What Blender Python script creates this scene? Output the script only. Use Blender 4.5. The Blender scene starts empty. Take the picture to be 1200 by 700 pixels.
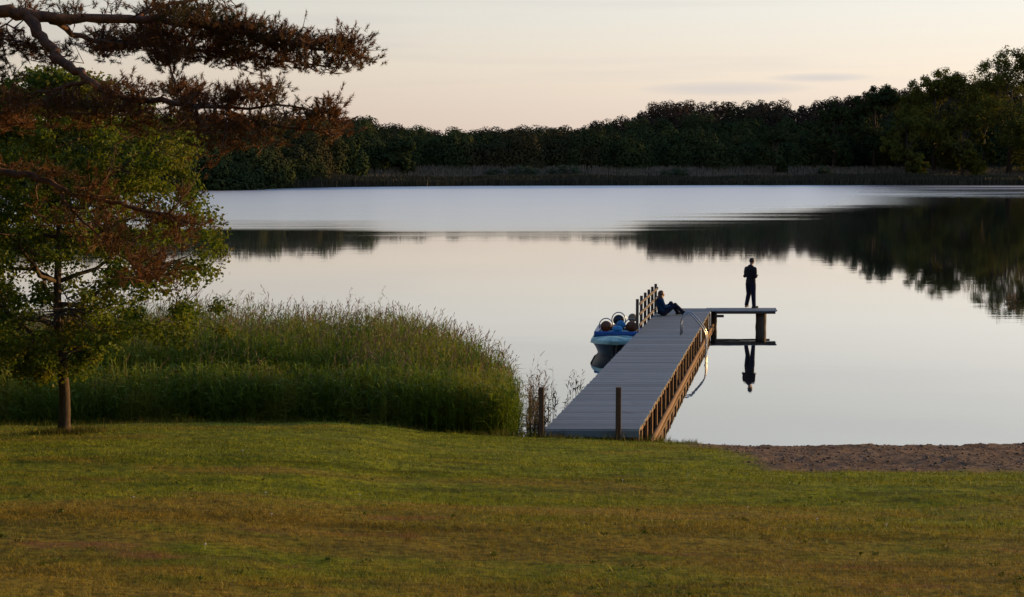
import bpy, bmesh, math, random
import numpy as np
from mathutils import Vector, Matrix
R = math.radians
random.seed(7)
rng = np.random.default_rng(7)
sc = bpy.context.scene
col = sc.collection

# ------------------------------------------------------------------ camera
F = 1667.0; HOR = 195.0; CAMZ = 5.65
PITCH = math.atan((350 - HOR) / F)
cam_d = bpy.data.cameras.new("camera"); cam = bpy.data.objects.new("camera", cam_d); col.objects.link(cam)
cam_d.sensor_width = 36; cam_d.lens = F / 1200 * 36; cam_d.clip_start = 0.1; cam_d.clip_end = 8000
cam.location = (0, 0, CAMZ); cam.rotation_euler = (R(90) - PITCH, 0, 0)
sc.camera = cam

def ray(px, py):
    a = (px - 600) / F; b = -(py - 350) / F
    cy, sy = math.cos(PITCH), math.sin(PITCH)
    return np.array([a, cy + b * sy, -sy + b * cy])
def atY(px, py, Y):
    d = ray(px, py); t = Y / d[1]
    return np.array([d[0] * t, Y, CAMZ + d[2] * t])
def atZ(px, py, z):
    d = ray(px, py); t = (z - CAMZ) / d[2]
    return np.array([d[0] * t, d[1] * t, z])

# ------------------------------------------------------------------ world + sun
SUN_EL = R(7.8); SUN_AZ_BACK = R(-27)          # sun low on the right, a little beyond the camera's side
sdir = Vector((math.cos(SUN_EL) * math.cos(SUN_AZ_BACK), -math.cos(SUN_EL) * math.sin(SUN_AZ_BACK), math.sin(SUN_EL)))
w = bpy.data.worlds.new("World"); sc.world = w; w.use_nodes = True
wt = w.node_tree; wn = wt.nodes; wl = wt.links
for n in list(wn): wn.remove(n)
wout = wn.new('ShaderNodeOutputWorld'); bg = wn.new('ShaderNodeBackground'); bg.inputs[1].default_value = 0.1
wl.new(bg.outputs[0], wout.inputs[0])
sky = wn.new('ShaderNodeTexSky'); sky.sky_type = 'NISHITA'; sky.sun_disc = False
sky.sun_elevation = SUN_EL; sky.sun_rotation = math.atan2(sdir.x, sdir.y)
tc = wn.new('ShaderNodeTexCoord'); sx = wn.new('ShaderNodeSeparateXYZ'); wl.new(tc.outputs['Generated'], sx.inputs[0])
ramp = wn.new('ShaderNodeValToRGB'); wl.new(sx.outputs[2], ramp.inputs[0])
def lin(c):
    return tuple(((v / 255) / 12.92 if v / 255 <= .04045 else ((v / 255 + .055) / 1.055) ** 2.4) for v in c)
stops = [(0.0, (228, 208, 198)), (0.03, (231, 212, 199)), (0.065, (241, 226, 209)), (0.105, (237, 232, 222)), (0.17, (213, 211, 205)),
         (0.26, (206, 214, 214)), (0.45, (128, 156, 192)), (1.0, (74, 104, 166))]
el = ramp.color_ramp.elements
el[0].position = 0; el[0].color = (*lin(stops[0][1]), 1); el[1].position = 1; el[1].color = (*lin(stops[-1][1]), 1)
for p, c in stops[1:-1]:
    e = el.new(p); e.color = (*lin(c), 1)
# faint stretched cloud streaks
mp = wn.new('ShaderNodeMapping'); mp.inputs['Scale'].default_value = (2.2, 2.2, 42); wl.new(tc.outputs['Generated'], mp.inputs[0])
mp.inputs['Location'].default_value = (0.35, 0, 0.2)
cn = wn.new('ShaderNodeTexNoise'); cn.inputs['Scale'].default_value = 1.6; cn.inputs['Detail'].default_value = 5; wl.new(mp.outputs[0], cn.inputs[0])
cr = wn.new('ShaderNodeMapRange'); cr.inputs[1].default_value = .52; cr.inputs[2].default_value = .75; cr.inputs[3].default_value = 0; cr.inputs[4].default_value = .3
wl.new(cn.outputs[0], cr.inputs[0])
def wm(op, a, b=None):
    n = wn.new('ShaderNodeMath'); n.operation = op
    for i, x in ((0, a), (1, b)):
        if x is None: continue
        if isinstance(x, bpy.types.NodeSocket): wl.new(x, n.inputs[i])
        else: n.inputs[i].default_value = x
    return n.outputs[0]
def wisp(cx, cz, hw, hh):      # a thin cloud at azimuth slope cx, height cz
    u = wm('DIVIDE', wm('SUBTRACT', wm('DIVIDE', sx.outputs[0], sx.outputs[1]), cx), hw); q = wm('DIVIDE', wm('SUBTRACT', sx.outputs[2], cz), hh)
    d = wm('SUBTRACT', 1.0, wm('ADD', wm('MULTIPLY', u, u), wm('MULTIPLY', q, q))); d = wm('MAXIMUM', d, 0.0)
    return wm('MULTIPLY', wm('MULTIPLY', d, wm('GREATER_THAN', sx.outputs[1], 0.0)), wm('MULTIPLY', cn.outputs[0], 1.3))
cloud_f = wm('MAXIMUM', wm('MAXIMUM', cr.outputs[0], wisp(.150, .053, .065, .0055)), wisp(.215, .060, .04, .0035))
cmx = wn.new('ShaderNodeMix'); cmx.data_type = 'RGBA'; wl.new(cloud_f, cmx.inputs[0]); wl.new(ramp.outputs[0], cmx.inputs[6])
cmx.inputs[7].default_value = (*lin((205, 200, 202)), 1)
sc10 = wn.new('ShaderNodeVectorMath'); sc10.operation = 'SCALE'; sc10.inputs[3].default_value = 10.0 * 1.04
wl.new(cmx.outputs[2], sc10.inputs[0])
azr = wn.new('ShaderNodeMapRange'); wl.new(sx.outputs[0], azr.inputs[0])      # the sky glows a little more towards the sun
for i_, q_ in enumerate((-.35, .5, 10.4 * .80, 10.4 * 1.24)): azr.inputs[i_ + 1].default_value = q_
wl.new(azr.outputs[0], sc10.inputs[3])
smx = wn.new('ShaderNodeMix'); smx.data_type = 'RGBA'; smx.inputs[0].default_value = .12
wl.new(sc10.outputs[0], smx.inputs[6]); wl.new(sky.outputs[0], smx.inputs[7]); wl.new(smx.outputs[2], bg.inputs[0])

sun_d = bpy.data.lights.new("sun", 'SUN'); sun = bpy.data.objects.new("sun", sun_d); col.objects.link(sun)
sun_d.energy = 5.0; sun_d.angle = R(0.6); sun_d.color = (1.0, .60, .22)
sun.rotation_euler = (-sdir).to_track_quat('-Z', 'Y').to_euler()
sc.view_settings.view_transform = 'Standard'; sc.view_settings.look = 'None'; sc.view_settings.gamma = 1
sc.view_settings.exposure = 0; sc.view_settings.use_curve_mapping = False
sc.cycles.use_denoising = True
sc.cycles.max_bounces = 6; sc.cycles.diffuse_bounces = 2; sc.cycles.glossy_bounces = 3; sc.cycles.transmission_bounces = 3
sc.cycles.caustics_reflective = False; sc.cycles.caustics_refractive = False

# ------------------------------------------------------------------ helpers
def tag(o, label=None, cat=None, group=None, kind=None):
    if label: o['label'] = label
    if cat: o['category'] = cat
    if group: o['group'] = group
    if kind: o['kind'] = kind
    return o
def empty(name, loc, label, cat, group=None):
    o = bpy.data.objects.new(name, None); col.objects.link(o); o.location = loc; o.empty_display_size = .2
    return tag(o, label, cat, group)
def link_mesh(name, me, mat, parent=None):
    o = bpy.data.objects.new(name, me); col.objects.link(o)
    if mat and not me.materials: me.materials.append(mat)
    if parent:
        o.parent = parent; o.matrix_parent_inverse = Matrix.Identity(4)
        if parent.get('_abs', True):
            root = parent
            off = Vector((0, 0, 0))
            while root: off += root.location; root = root.parent
            me.transform(Matrix.Translation(-off))
    return o
def soup(name, V, Fc, mat, parent=None, v=None, smooth=False):
    """V (n,3), Fc (m,k) with k equal for all faces; v per-face attribute"""
    me = bpy.data.meshes.new(name)
    V = np.asarray(V, dtype=np.float32); Fc = np.asarray(Fc, dtype=np.int32)
    me.vertices.add(len(V)); me.vertices.foreach_set('co', V.ravel())
    m, k = Fc.shape
    me.loops.add(m * k); me.loops.foreach_set('vertex_index', Fc.ravel())
    me.polygons.add(m); me.polygons.foreach_set('loop_start', np.arange(0, m * k, k, dtype=np.int32))
    me.update(calc_edges=True)
    if smooth: me.polygons.foreach_set('use_smooth', np.ones(m, dtype=bool))
    if v is not None:
        a = me.attributes.new('v', 'FLOAT', 'FACE'); a.data.foreach_set('value', np.asarray(v, dtype=np.float32))
    return link_mesh(name, me, mat, parent)

class MB:
    """collects primitives, builds ONE mesh"""
    def __init__(s): s.V = []; s.F = []; s.v = []; s.sm = []
    def add(s, V, Fs, v=.5, sm=False):
        b = len(s.V); s.V += [tuple(p) for p in V]
        for f in Fs: s.F.append(tuple(i + b for i in f)); s.v.append(v); s.sm.append(sm)
    def box(s, c, size, ax=None, v=.5, bev=0.0):
        """c centre, ax = 3x3 rows of axes; corners slightly chamfered along the long edges when bev>0"""
        c = Vector(c); ax = ax or (Vector((1, 0, 0)), Vector((0, 1, 0)), Vector((0, 0, 1)))
        hx, hy, hz = size[0] / 2, size[1] / 2, size[2] / 2
        if bev <= 0:
            P = [c + ax[0] * (i * hx) + ax[1] * (j * hy) + ax[2] * (k * hz) for k in (-1, 1) for i, j in ((-1, -1), (1, -1), (1, 1), (-1, 1))]
            s.add(P, [(3, 2, 1, 0), (4, 5, 6, 7), (0, 1, 5, 4), (1, 2, 6, 5), (2, 3, 7, 6), (3, 0, 4, 7)], v)
        else:
            b = bev; prof = [(-hy + b, -hz), (hy - b, -hz), (hy, -hz + b), (hy, hz - b), (hy - b, hz), (-hy + b, hz), (-hy, hz - b), (-hy, -hz + b)]
            P = [c + ax[0] * (i * hx) + ax[1] * y + ax[2] * z for i in (-1, 1) for y, z in prof]
            s.add(P, [tuple(range(7, -1, -1)), tuple(range(8, 16))] + [(i, (i + 1) % 8, 8 + (i + 1) % 8, 8 + i) for i in range(8)], v)
    def tube(s, pts, rad, n=8, v=.5, cap=True):
        pts = [Vector(p) for p in pts]
        if not hasattr(rad, '__len__'): rad = [rad] * len(pts)
        rings = []; up = Vector((0.13, 0.21, .97))
        for i, p in enumerate(pts):
            d = (pts[min(i + 1, len(pts) - 1)] - pts[max(i - 1, 0)])
            if d.length < 1e-9: d = Vector((0, 0, 1))
            d.normalize()
            a = d.cross(up)
            if a.length < .1: a = d.cross(Vector((1, 0, 0)))
            a.normalize(); b = d.cross(a); up = b.cross(d) if False else up
            rings.append([p + (a * math.cos(t) + b * math.sin(t)) * rad[i] for t in [2 * math.pi * k / n for k in range(n)]])
        V = [q for r_ in rings for q in r_]; Fs = []
        for i in range(len(pts) - 1):
            for k in range(n):
                Fs.append((i * n + k, i * n + (k + 1) % n, (i + 1) * n + (k + 1) % n, (i + 1) * n + k))
        if cap: Fs += [tuple(range(n - 1, -1, -1)), tuple(range((len(pts) - 1) * n, len(pts) * n))]
        s.add(V, Fs, v, True)
    def ball(s, c, r, nu=14, nv=9, v=.5, ax=None):
        c = Vector(c); rx, ry, rz = r if hasattr(r, '__len__') else (r, r, r)
        ax = ax or (Vector((1, 0, 0)), Vector((0, 1, 0)), Vector((0, 0, 1)))
        V = []
        for j in range(nv + 1):
            th = math.pi * j / nv
            for i in range(nu):
                ph = 2 * math.pi * i / nu
                V.append(c + ax[0] * (rx * math.sin(th) * math.cos(ph)) + ax[1] * (ry * math.sin(th) * math.sin(ph)) + ax[2] * (rz * math.cos(th)))
        Fs = [(j * nu + i, (j + 1) * nu + i, (j + 1) * nu + (i + 1) % nu, j * nu + (i + 1) % nu) for j in range(nv) for i in range(nu)]
        s.add(V, Fs, v, True)
    def build(s, name, mat, parent=None):
        me = bpy.data.meshes.new(name); me.from_pydata(s.V, [], s.F); me.update()
        me.polygons.foreach_set('use_smooth', np.array(s.sm, dtype=bool))
        a = me.attributes.new('v', 'FLOAT', 'FACE'); a.data.foreach_set('value', np.array(s.v, dtype=np.float32))
        return link_mesh(name, me, mat, parent)

def newmat(name):
    m = bpy.data.materials.new(name); m.use_nodes = True
    nt = m.node_tree; p = nt.nodes['Principled BSDF']; return m, nt, p
def mixc(nt, f, a, b):
    n = nt.nodes.new('ShaderNodeMix'); n.data_type = 'RGBA'
    for i, x in ((0, f), (6, a), (7, b)):
        if isinstance(x, bpy.types.NodeSocket): nt.links.new(x, n.inputs[i])
        elif i == 0: n.inputs[0].default_value = x
        else: n.inputs[i].default_value = (*x, 1)
    return n.outputs[2]
def attr(nt, name='v'):
    n = nt.nodes.new('ShaderNodeAttribute'); n.attribute_name = name; return n.outputs['Fac']
def noise(nt, scale, detail=4, vec=None, stretch=None, rough=.55, coord='Position'):
    n = nt.nodes.new('ShaderNodeTexNoise'); n.inputs['Scale'].default_value = scale; n.inputs['Detail'].default_value = detail
    n.inputs['Roughness'].default_value = rough
    if vec is None:
        if coord == 'Position': vec = nt.nodes.new('ShaderNodeNewGeometry').outputs['Position']
        else: vec = nt.nodes.new('ShaderNodeTexCoord').outputs['Object']
    if stretch:
        m = nt.nodes.new('ShaderNodeMapping'); m.inputs['Scale'].default_value = stretch; nt.links.new(vec, m.inputs[0]); vec = m.outputs[0]
    nt.links.new(vec, n.inputs[0]); return n.outputs[0]
def mrange(nt, x, a, b, c=0., d=1.):
    n = nt.nodes.new('ShaderNodeMapRange'); nt.links.new(x, n.inputs[0])
    for i, q in enumerate((a, b, c, d)): n.inputs[i + 1].default_value = q
    n.interpolation_type = 'SMOOTHSTEP' if (c, d) == (0., 1.) else 'LINEAR'
    return n.outputs[0]
def math_n(nt, op, a, b=None, clamp=False):
    n = nt.nodes.new('ShaderNodeMath'); n.operation = op; n.use_clamp = clamp
    for i, x in ((0, a), (1, b)):
        if x is None: continue
        if isinstance(x, bpy.types.NodeSocket): nt.links.new(x, n.inputs[i])
        else: n.inputs[i].default_value = x
    return n.outputs[0]
def bump(nt, p, h, strength=.4, dist=.02):
    b = nt.nodes.new('ShaderNodeBump'); b.inputs['Strength'].default_value = strength; b.inputs['Distance'].default_value = dist
    nt.links.new(h, b.inputs['Height']); nt.links.new(b.outputs[0], p.inputs['Normal']); return b

def leaf_mat(name, c1, c2, c3=None, trans=.35, rough=.6, nscale=None, spec=.25):
    m, nt, p = newmat(name)
    c = mixc(nt, attr(nt), c1, c2)
    if c3 is not None:
        c = mixc(nt, mrange(nt, noise(nt, nscale or .8, 3), .48, .66), c, c3)
    nt.links.new(c, p.inputs['Base Color']); p.inputs['Roughness'].default_value = rough
    p.inputs['Specular IOR Level'].default_value = spec
    t = nt.nodes.new('ShaderNodeBsdfTranslucent'); nt.links.new(c, t.inputs[0])
    mx = nt.nodes.new('ShaderNodeMixShader'); mx.inputs[0].default_value = trans
    nt.links.new(p.outputs[0], mx.inputs[1]); nt.links.new(t.outputs[0], mx.inputs[2])
    nt.links.new(mx.outputs[0], nt.nodes['Material Output'].inputs[0])
    return m
def bark_mat(name, c1, c2, scale=6, stretch=(4, 4, 1), b=.6, bd=.03):
    m, nt, p = newmat(name); n = noise(nt, scale, 6, stretch=stretch, rough=.7)
    nt.links.new(mixc(nt, mrange(nt, n, .35, .65), c1, c2), p.inputs['Base Color']); p.inputs['Roughness'].default_value = .9
    bump(nt, p, n, b, bd); return m
def plain(name, c, rough=.5, metal=0, c2=None, scale=8, spec=.5):
    m, nt, p = newmat(name); p.inputs['Roughness'].default_value = rough; p.inputs['Metallic'].default_value = metal
    p.inputs['Specular IOR Level'].default_value = spec
    n = noise(nt, scale, 4, coord='Object')
    c2 = c2 or tuple(x * .72 for x in c)
    nt.links.new(mixc(nt, mrange(nt, n, .35, .7), c, c2), p.inputs['Base Color']); return m

def wood_mat(name, c1, c2, stretch=(1, 18, 18), stain=(0.05, .05, .045)):
    m, nt, p = newmat(name)
    g = noise(nt, 3.5, 6, stretch=stretch, rough=.65)
    c = mixc(nt, mrange(nt, g, .3, .7), c1, c2)
    v = attr(nt); hs = nt.nodes.new('ShaderNodeHueSaturation'); nt.links.new(c, hs.inputs['Color'])
    nt.links.new(mrange(nt, v, 0, 1, .8, 1.2), hs.inputs['Value'])
    st = noise(nt, 1.3, 5); c = mixc(nt, mrange(nt, st, .58, .85), hs.outputs[0], stain)
    nt.links.new(c, p.inputs['Base Color']); p.inputs['Roughness'].default_value = .75
    p.inputs['Specular IOR Level'].default_value = .3
    bump(nt, p, g, .4, .004); return m

# ------------------------------------------------------------------ terrain
def sstep(x, a, b):
    t = np.clip((x - a) / (b - a), 0, 1); return t * t * (3 - 2 * t)
_ph = rng.uniform(0, 6.28, (40,)); 
def wav(X, Y, k0, n=6, seed=0):
    r = np.random.default_rng(seed); o = 0
    for i in range(n):
        a = r.uniform(0, 6.28); k = k0 * (1.5 ** i); o = o + np.sin(X * k * math.cos(a) + Y * k * math.sin(a) + r.uniform(0, 6.28)) / (1.3 ** i)
    return o / 2.5
def crest(X):
    yc = np.interp(X, [-60, -4, 0, 3, 5, 60], [25.6, 25.6, 26.4, 26.9, 27.2, 27.4])
    zc = np.interp(X, [-60, -8.5, -6, -3.2, -2.4, -1.6, -.6, .6, 2.5, 4.5, 60], [.93, .94, 1.0, .98, .90, .74, .64, .55, .42, .26, .25])
    return yc, zc
def shoreY(X):
    return np.interp(X, [-1500, -400, -160, -85, -47, -10, 60, 260, 420, 1500], [-200, 120, 250, 312, 390, 415, 428, 432, 330, -200])
def skyY(px):
    return np.interp(px, [-300, 0, 250, 330, 400, 440, 480, 520, 560, 600, 650, 700, 735, 765, 800, 850, 900, 940, 1000, 1060, 1120, 1200, 1500],
                     [150, 145, 138, 137, 136, 143, 150, 152, 152, 153, 150, 146, 136, 124, 120, 119, 120, 122, 112, 104, 100, 95, 90])
def sandmask(X, Y):
    e = wav(X, Y, 1.1, 5, 3) * .35 + wav(X, Y, 6, 5, 33) * .16
    return sstep(X + e - (3.3 + .25 * np.maximum(0, 24.5 - Y) * 0), 0, .9) * sstep(Y + e * .8 + (X - 3) * -.01, 20.4, 21.4)
def H(X, Y):
    X = np.asarray(X, float); Y = np.asarray(Y, float)
    yc, zc = crest(X)
    t = Y / yc
    near = 4.05 + (zc - 4.05) * t
    near = near + .030 * wav(X * .35, Y, .9, 5, 1) * sstep(yc - Y, 0, 3) + .035 * np.sin(Y * 1.05 + X * .06 + 1.0) * sstep(yc - Y, .5, 4)
    near = near + .016 * wav(X * .6, Y, 2.6, 6, 5) + .010 * wav(X, Y, 9, 4, 15) * (Y < 29) + sandmask(X, Y) * (.040 * wav(X, Y * 1.4, 5, 7, 8) + .022 * wav(X, Y, 13, 5, 9))
    d = np.maximum(Y - yc, 0)
    near = np.maximum(near - .10 * d - .30 * d * d, -2.0)
    near = np.where(Y < -10, 5.4 + .03 * (-10 - Y), near)
    # low wooded rise to the right and left of the near shore
    side = sstep(np.abs(X), 45, 120) * 6 * sstep(-Y, -60, 40)
    near = near + side
    ys = shoreY(X); df = Y - ys
    px = 600 + X / np.maximum(Y, 50) * F
    ridge = CAMZ + (HOR - skyY(px)) / F * (ys + 130) - 15.5
    far = -2 + 3.2 * sstep(df, -6, 6) + 3.6 * sstep(df, 8, 34) + (ridge - 4.8) * sstep(df, 45, 140)
    lake = Y > 60
    return np.where(df > -8, np.maximum(far, near), near)

def axis_lines(fine0, fine1, step, far, grow=1.09):
    a = list(np.arange(fine0, fine1, step)); s = step; x = a[-1]
    while x < far[1]: s *= grow; x += s; a.append(x)
    s = step; x = fine0; b = []
    while x > far[0]: s *= grow; x -= s; b.append(x)
    return np.array(b[::-1] + a)
xs = axis_lines(-11, 12, .11, (-2500, 2500), 1.07)
ys_ = np.concatenate([axis_lines(8.5, 29, .09, (-600, 30), 1.2), np.arange(31, 240, 9.), np.arange(240, 640, 3.5), np.geomspace(645, 4000, 30)])
ys_ = np.unique(np.round(ys_, 3))
GX, GY = np.meshgrid(xs, ys_)
GZ = H(GX, GY)
nx, ny = len(xs), len(ys_)
idx = np.arange(nx * ny).reshape(ny, nx)
quads = np.stack([idx[:-1, :-1], idx[:-1, 1:], idx[1:, 1:], idx[1:, :-1]], -1).reshape(-1, 4)

def grass_colour(nt, use_v=False):
    geo = nt.nodes.new('ShaderNodeNewGeometry').outputs['Position']
    sp = nt.nodes.new('ShaderNodeSeparateXYZ'); nt.links.new(geo, sp.inputs[0])
    big = noise(nt, .55, 4, vec=geo, stretch=(.35, 1, 0), rough=.6)
    mid = noise(nt, 2.6, 4, vec=geo, stretch=(.6, 1.2, 0), rough=.65)
    fine = noise(nt, 14, 3, vec=geo, stretch=(.7, 1, 0))
    green = mixc(nt, mrange(nt, mid, .35, .68), (.145, .180, .008), (.32, .325, .012))
    green = mixc(nt, mrange(nt, fine, .35, .75), green, (.070, .085, .007))
    dry = mixc(nt, mrange(nt, fine, .35, .7), (.300, .215, .022), (.120, .084, .014))
    yv = mrange(nt, sp.outputs[1], 10, 20, .15, -.08)
    f = math_n(nt, 'ADD', big, yv)
    f = math_n(nt, 'ADD', f, math_n(nt, 'MULTIPLY', mid, .35))
    f = mrange(nt, f, .62, .86)
    dk = mrange(nt, noise(nt, 1, 5, vec=geo, stretch=(.55, 2.6, 0), rough=.65), .50, .64)
    c = mixc(nt, f, green, dry)
    c = mixc(nt, math_n(nt, 'MULTIPLY', dk, .55), c, (.065, .058, .010))
    red = mrange(nt, noise(nt, 1, 4, vec=geo, stretch=(.5, 1.5, .5), rough=.6), .58, .70)
    red = math_n(nt, 'MULTIPLY', red, mrange(nt, sp.outputs[1], 16.0, 12.0, 0., .8))
    return mixc(nt, math_n(nt, 'MAXIMUM', red, 0.0), c, (.22, .095, .035)), geo, sp

def ground_mat():
    m, nt, p = newmat("ground_soil")
    c, geo, sp = grass_colour(nt)
    sa = attr(nt, 'sand')
    sn = noise(nt, 9, 6, vec=geo, rough=.7); sn2 = noise(nt, 2.0, 4, vec=geo, stretch=(.6, 1.2, 1))
    sand = mixc(nt, mrange(nt, sn, .35, .7), (.125, .080, .050), (.27, .175, .105))
    sand = mixc(nt, mrange(nt, sn2, .45, .7), sand, (.085, .056, .038))
    c = mixc(nt, sa, c, sand)
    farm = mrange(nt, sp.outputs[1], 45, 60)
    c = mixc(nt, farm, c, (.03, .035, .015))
    nt.links.new(c, p.inputs['Base Color']); p.inputs['Roughness'].default_value = .95; p.inputs['Specular IOR Level'].default_value = .1
    bump(nt, p, sn, .6, .03)
    return m
g = soup("ground", np.stack([GX.ravel(), GY.ravel(), GZ.ravel()], 1), quads, ground_mat(), smooth=True)
a = g.data.attributes.new('sand', 'FLOAT', 'POINT'); a.data.foreach_set('value', sandmask(GX, GY).ravel().astype(np.float32))
tag(g, "grassy bank with a strip of brown beach sloping to the lake, wooded hills beyond", "ground", kind='structure')

# ------------------------------------------------------------------ water
def water_mat():
    m, nt, p = newmat("lake_water"); nt.nodes.remove(p)
    geo = nt.nodes.new('ShaderNodeNewGeometry').outputs['Position']
    sp = nt.nodes.new('ShaderNodeSeparateXYZ'); nt.links.new(geo, sp.inputs[0])
    X, Y = sp.outputs[0], sp.outputs[1]
    # breeze patch: starts nearer on the left, farther on the right
    yb = mrange(nt, X, 10, 50, 133, 196)
    mid_ = math_n(nt, 'MULTIPLY', mrange(nt, X, -17, -7), math_n(nt, 'SUBTRACT', 1.0, mrange(nt, X, 7, 14))); yb = math_n(nt, 'SUBTRACT', yb, math_n(nt, 'MULTIPLY', mid_, 13.0))
    n1 = noise(nt, 1, 4, vec=geo, stretch=(.012, .05, 0)); n2 = noise(nt, 1, 4, vec=geo, stretch=(.010, .16, 0))
    d = math_n(nt, 'SUBTRACT', Y, yb); d = math_n(nt, 'ADD', d, math_n(nt, 'MULTIPLY', math_n(nt, 'SUBTRACT', n1, .5), 34)); d = math_n(nt, 'ADD', d, math_n(nt, 'MULTIPLY', math_n(nt, 'SUBTRACT', n2, .5), 60))
    M = mrange(nt, d, -14, 24)
    # on the right the breeze breaks into streaks
    rightm = mrange(nt, math_n(nt, 'DIVIDE', X, Y), .20, .32)
    st = mrange(nt, n2, .46, .60); st = math_n(nt, 'MULTIPLY', st, mrange(nt, Y, 225, 300))
    keep = math_n(nt, 'SUBTRACT', 1.0, rightm); keep = math_n(nt, 'MAXIMUM', keep, st)
    M = math_n(nt, 'MULTIPLY', M, keep)
    # tiny streaks on the calm part
    n3 = noise(nt, 1, 3, vec=geo, stretch=(.02, .30, 0))
    calm = math_n(nt, 'ADD', mrange(nt, n3, .55, .75, .010, .022), mrange(nt, Y, 55, 140, 0, .035))
    gl = nt.nodes.new('ShaderNodeBsdfAnisotropic') if False else nt.nodes.new('ShaderNodeBsdfGlossy')
    gl.inputs['Color'].default_value = (.94, .95, .97, 1)
    rn = nt.nodes.new('ShaderNodeMix'); rn.data_type = 'FLOAT'
    nt.links.new(M, rn.inputs[0]); nt.links.new(calm, rn.inputs[2]); nt.links.new(mrange(nt, Y, 140, 400, .25, .42), rn.inputs[3])
    nt.links.new(rn.outputs[0], gl.inputs['Roughness'])
    rip = noise(nt, 1, 3, vec=geo, stretch=(.9, 2.6, 0)); rip2 = noise(nt, 1, 2, vec=geo, stretch=(.12, .45, 0))
    b = nt.nodes.new('ShaderNodeBump'); b.inputs['Distance'].default_value = .02
    hh = math_n(nt, 'ADD', math_n(nt, 'MULTIPLY', rip, .12), math_n(nt, 'MULTIPLY', rip2, .35))
    nt.links.new(hh, b.inputs['Height'])
    bs = nt.nodes.new('ShaderNodeMix'); bs.data_type = 'FLOAT'; nt.links.new(M, bs.inputs[0]); bs.inputs[2].default_value = .30; bs.inputs[3].default_value = 1.0
    nt.links.new(bs.outputs[0], b.inputs['Strength']); nt.links.new(b.outputs[0], gl.inputs['Normal'])
    df = nt.nodes.new('ShaderNodeBsdfDiffuse'); df.inputs[0].default_value = (.02, .028, .03, 1)
    fr = nt.nodes.new('ShaderNodeFresnel'); fr.inputs[0].default_value = 1.33
    fac = math_n(nt, 'ADD', math_n(nt, 'MULTIPLY', fr.outputs[0], .30), .69, True)
    mx = nt.nodes.new('ShaderNodeMixShader'); nt.links.new(fac, mx.inputs[0]); nt.links.new(df.outputs[0], mx.inputs[1]); nt.links.new(gl.outputs[0], mx.inputs[2])
    nt.links.new(mx.outputs[0], nt.nodes['Material Output'].inputs[0])
    return m
wv = np.array([[-2400, 24, 0], [2400, 24, 0], [2400, 1200, 0], [-2400, 1200, 0]], float)
wo = soup("water", wv, [[0, 1, 2, 3]], water_mat()); tag(wo, "calm lake reflecting the pale evening sky with a rippled band beyond", "lake", kind='structure')

# ------------------------------------------------------------------ materials
M_grass = None
def grass_mat():
    m, nt, p = newmat("grass_blades")
    c, geo, sp = grass_colour(nt)
    v = attr(nt); hs = nt.nodes.new('ShaderNodeHueSaturation'); nt.links.new(c, hs.inputs['Color']); nt.links.new(mrange(nt, v, 0, 1, .5, 1.9), hs.inputs['Value'])
    nt.links.new(hs.outputs[0], p.inputs['Base Color']); p.inputs['Roughness'].default_value = .6; p.inputs['Specular IOR Level'].default_value = .2
    t = nt.nodes.new('ShaderNodeBsdfTranslucent'); nt.links.new(hs.outputs[0], t.inputs[0])
    mx = nt.nodes.new('ShaderNodeMixShader'); mx.inputs[0].default_value = .3
    nt.links.new(p.outputs[0], mx.inputs[1]); nt.links.new(t.outputs[0], mx.inputs[2]); nt.links.new(mx.outputs[0], nt.nodes['Material Output'].inputs[0])
    return m
M_grass = grass_mat()

# ------------------------------------------------------------------ lawn grass
def blades(P, h, wd, lean=.5, seed=1):
    """triangular blades: P (n,3) base points"""
    r = np.random.default_rng(seed); n = len(P)
    ang = r.uniform(0, 2 * np.pi, n); h = h * r.uniform(.5, 1.3, n); wd = wd * r.uniform(.7, 1.3, n)
    sd = np.stack([np.cos(ang), np.sin(ang), np.zeros(n)], 1) * wd[:, None] / 2
    ln = r.normal(0, lean, (n, 2)) * h[:, None]
    tip = P + np.stack([ln[:, 0], ln[:, 1], h], 1)
    V = np.stack([P - sd, P + sd, tip], 1).reshape(-1, 3)
    return V, np.arange(3 * n).reshape(n, 3), r.uniform(0, 1, n)
def lawn_points(n, y0, y1, seed):
    r = np.random.default_rng(seed)
    Y = r.uniform(y0, y1, n); X = r.uniform(-1, 1, n) * (Y * .36 + 4.2)
    yc, _ = crest(X); k = (Y < yc + 1.2) & (r.uniform(0, 1, n) > sandmask(X, Y) * 1.15)
    # patchiness
    pn = wav(X * .5, Y, 2.2, 6, 21); k &= r.uniform(0, 1, n) < np.clip(.65 + .4 * pn, .12, 1)
    X, Y = X[k], Y[k]
    return np.stack([X, Y, H(X, Y) - .004], 1)
VS = []; FS = []; VV = []; off = 0
for (n, y0, y1, hh, ww, s) in ((230000, 8.4, 12.5, .032, .005, 1), (215000, 12, 18, .034, .007, 2), (220000, 17.5, 28, .036, .010, 3), (3600, 9, 26, .075, .009, 4)):
    P = lawn_points(n, y0, y1, s); V, Fc, v = blades(P, hh, ww, .75, s); VS.append(V); FS.append(Fc + off); VV.append(v); off += len(V)
go = soup("grass", np.concatenate(VS), np.concatenate(FS), M_grass, v=np.concatenate(VV))
tag(go, "mown olive green lawn with dry brown patches in the foreground", "grass", kind='stuff')

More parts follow.
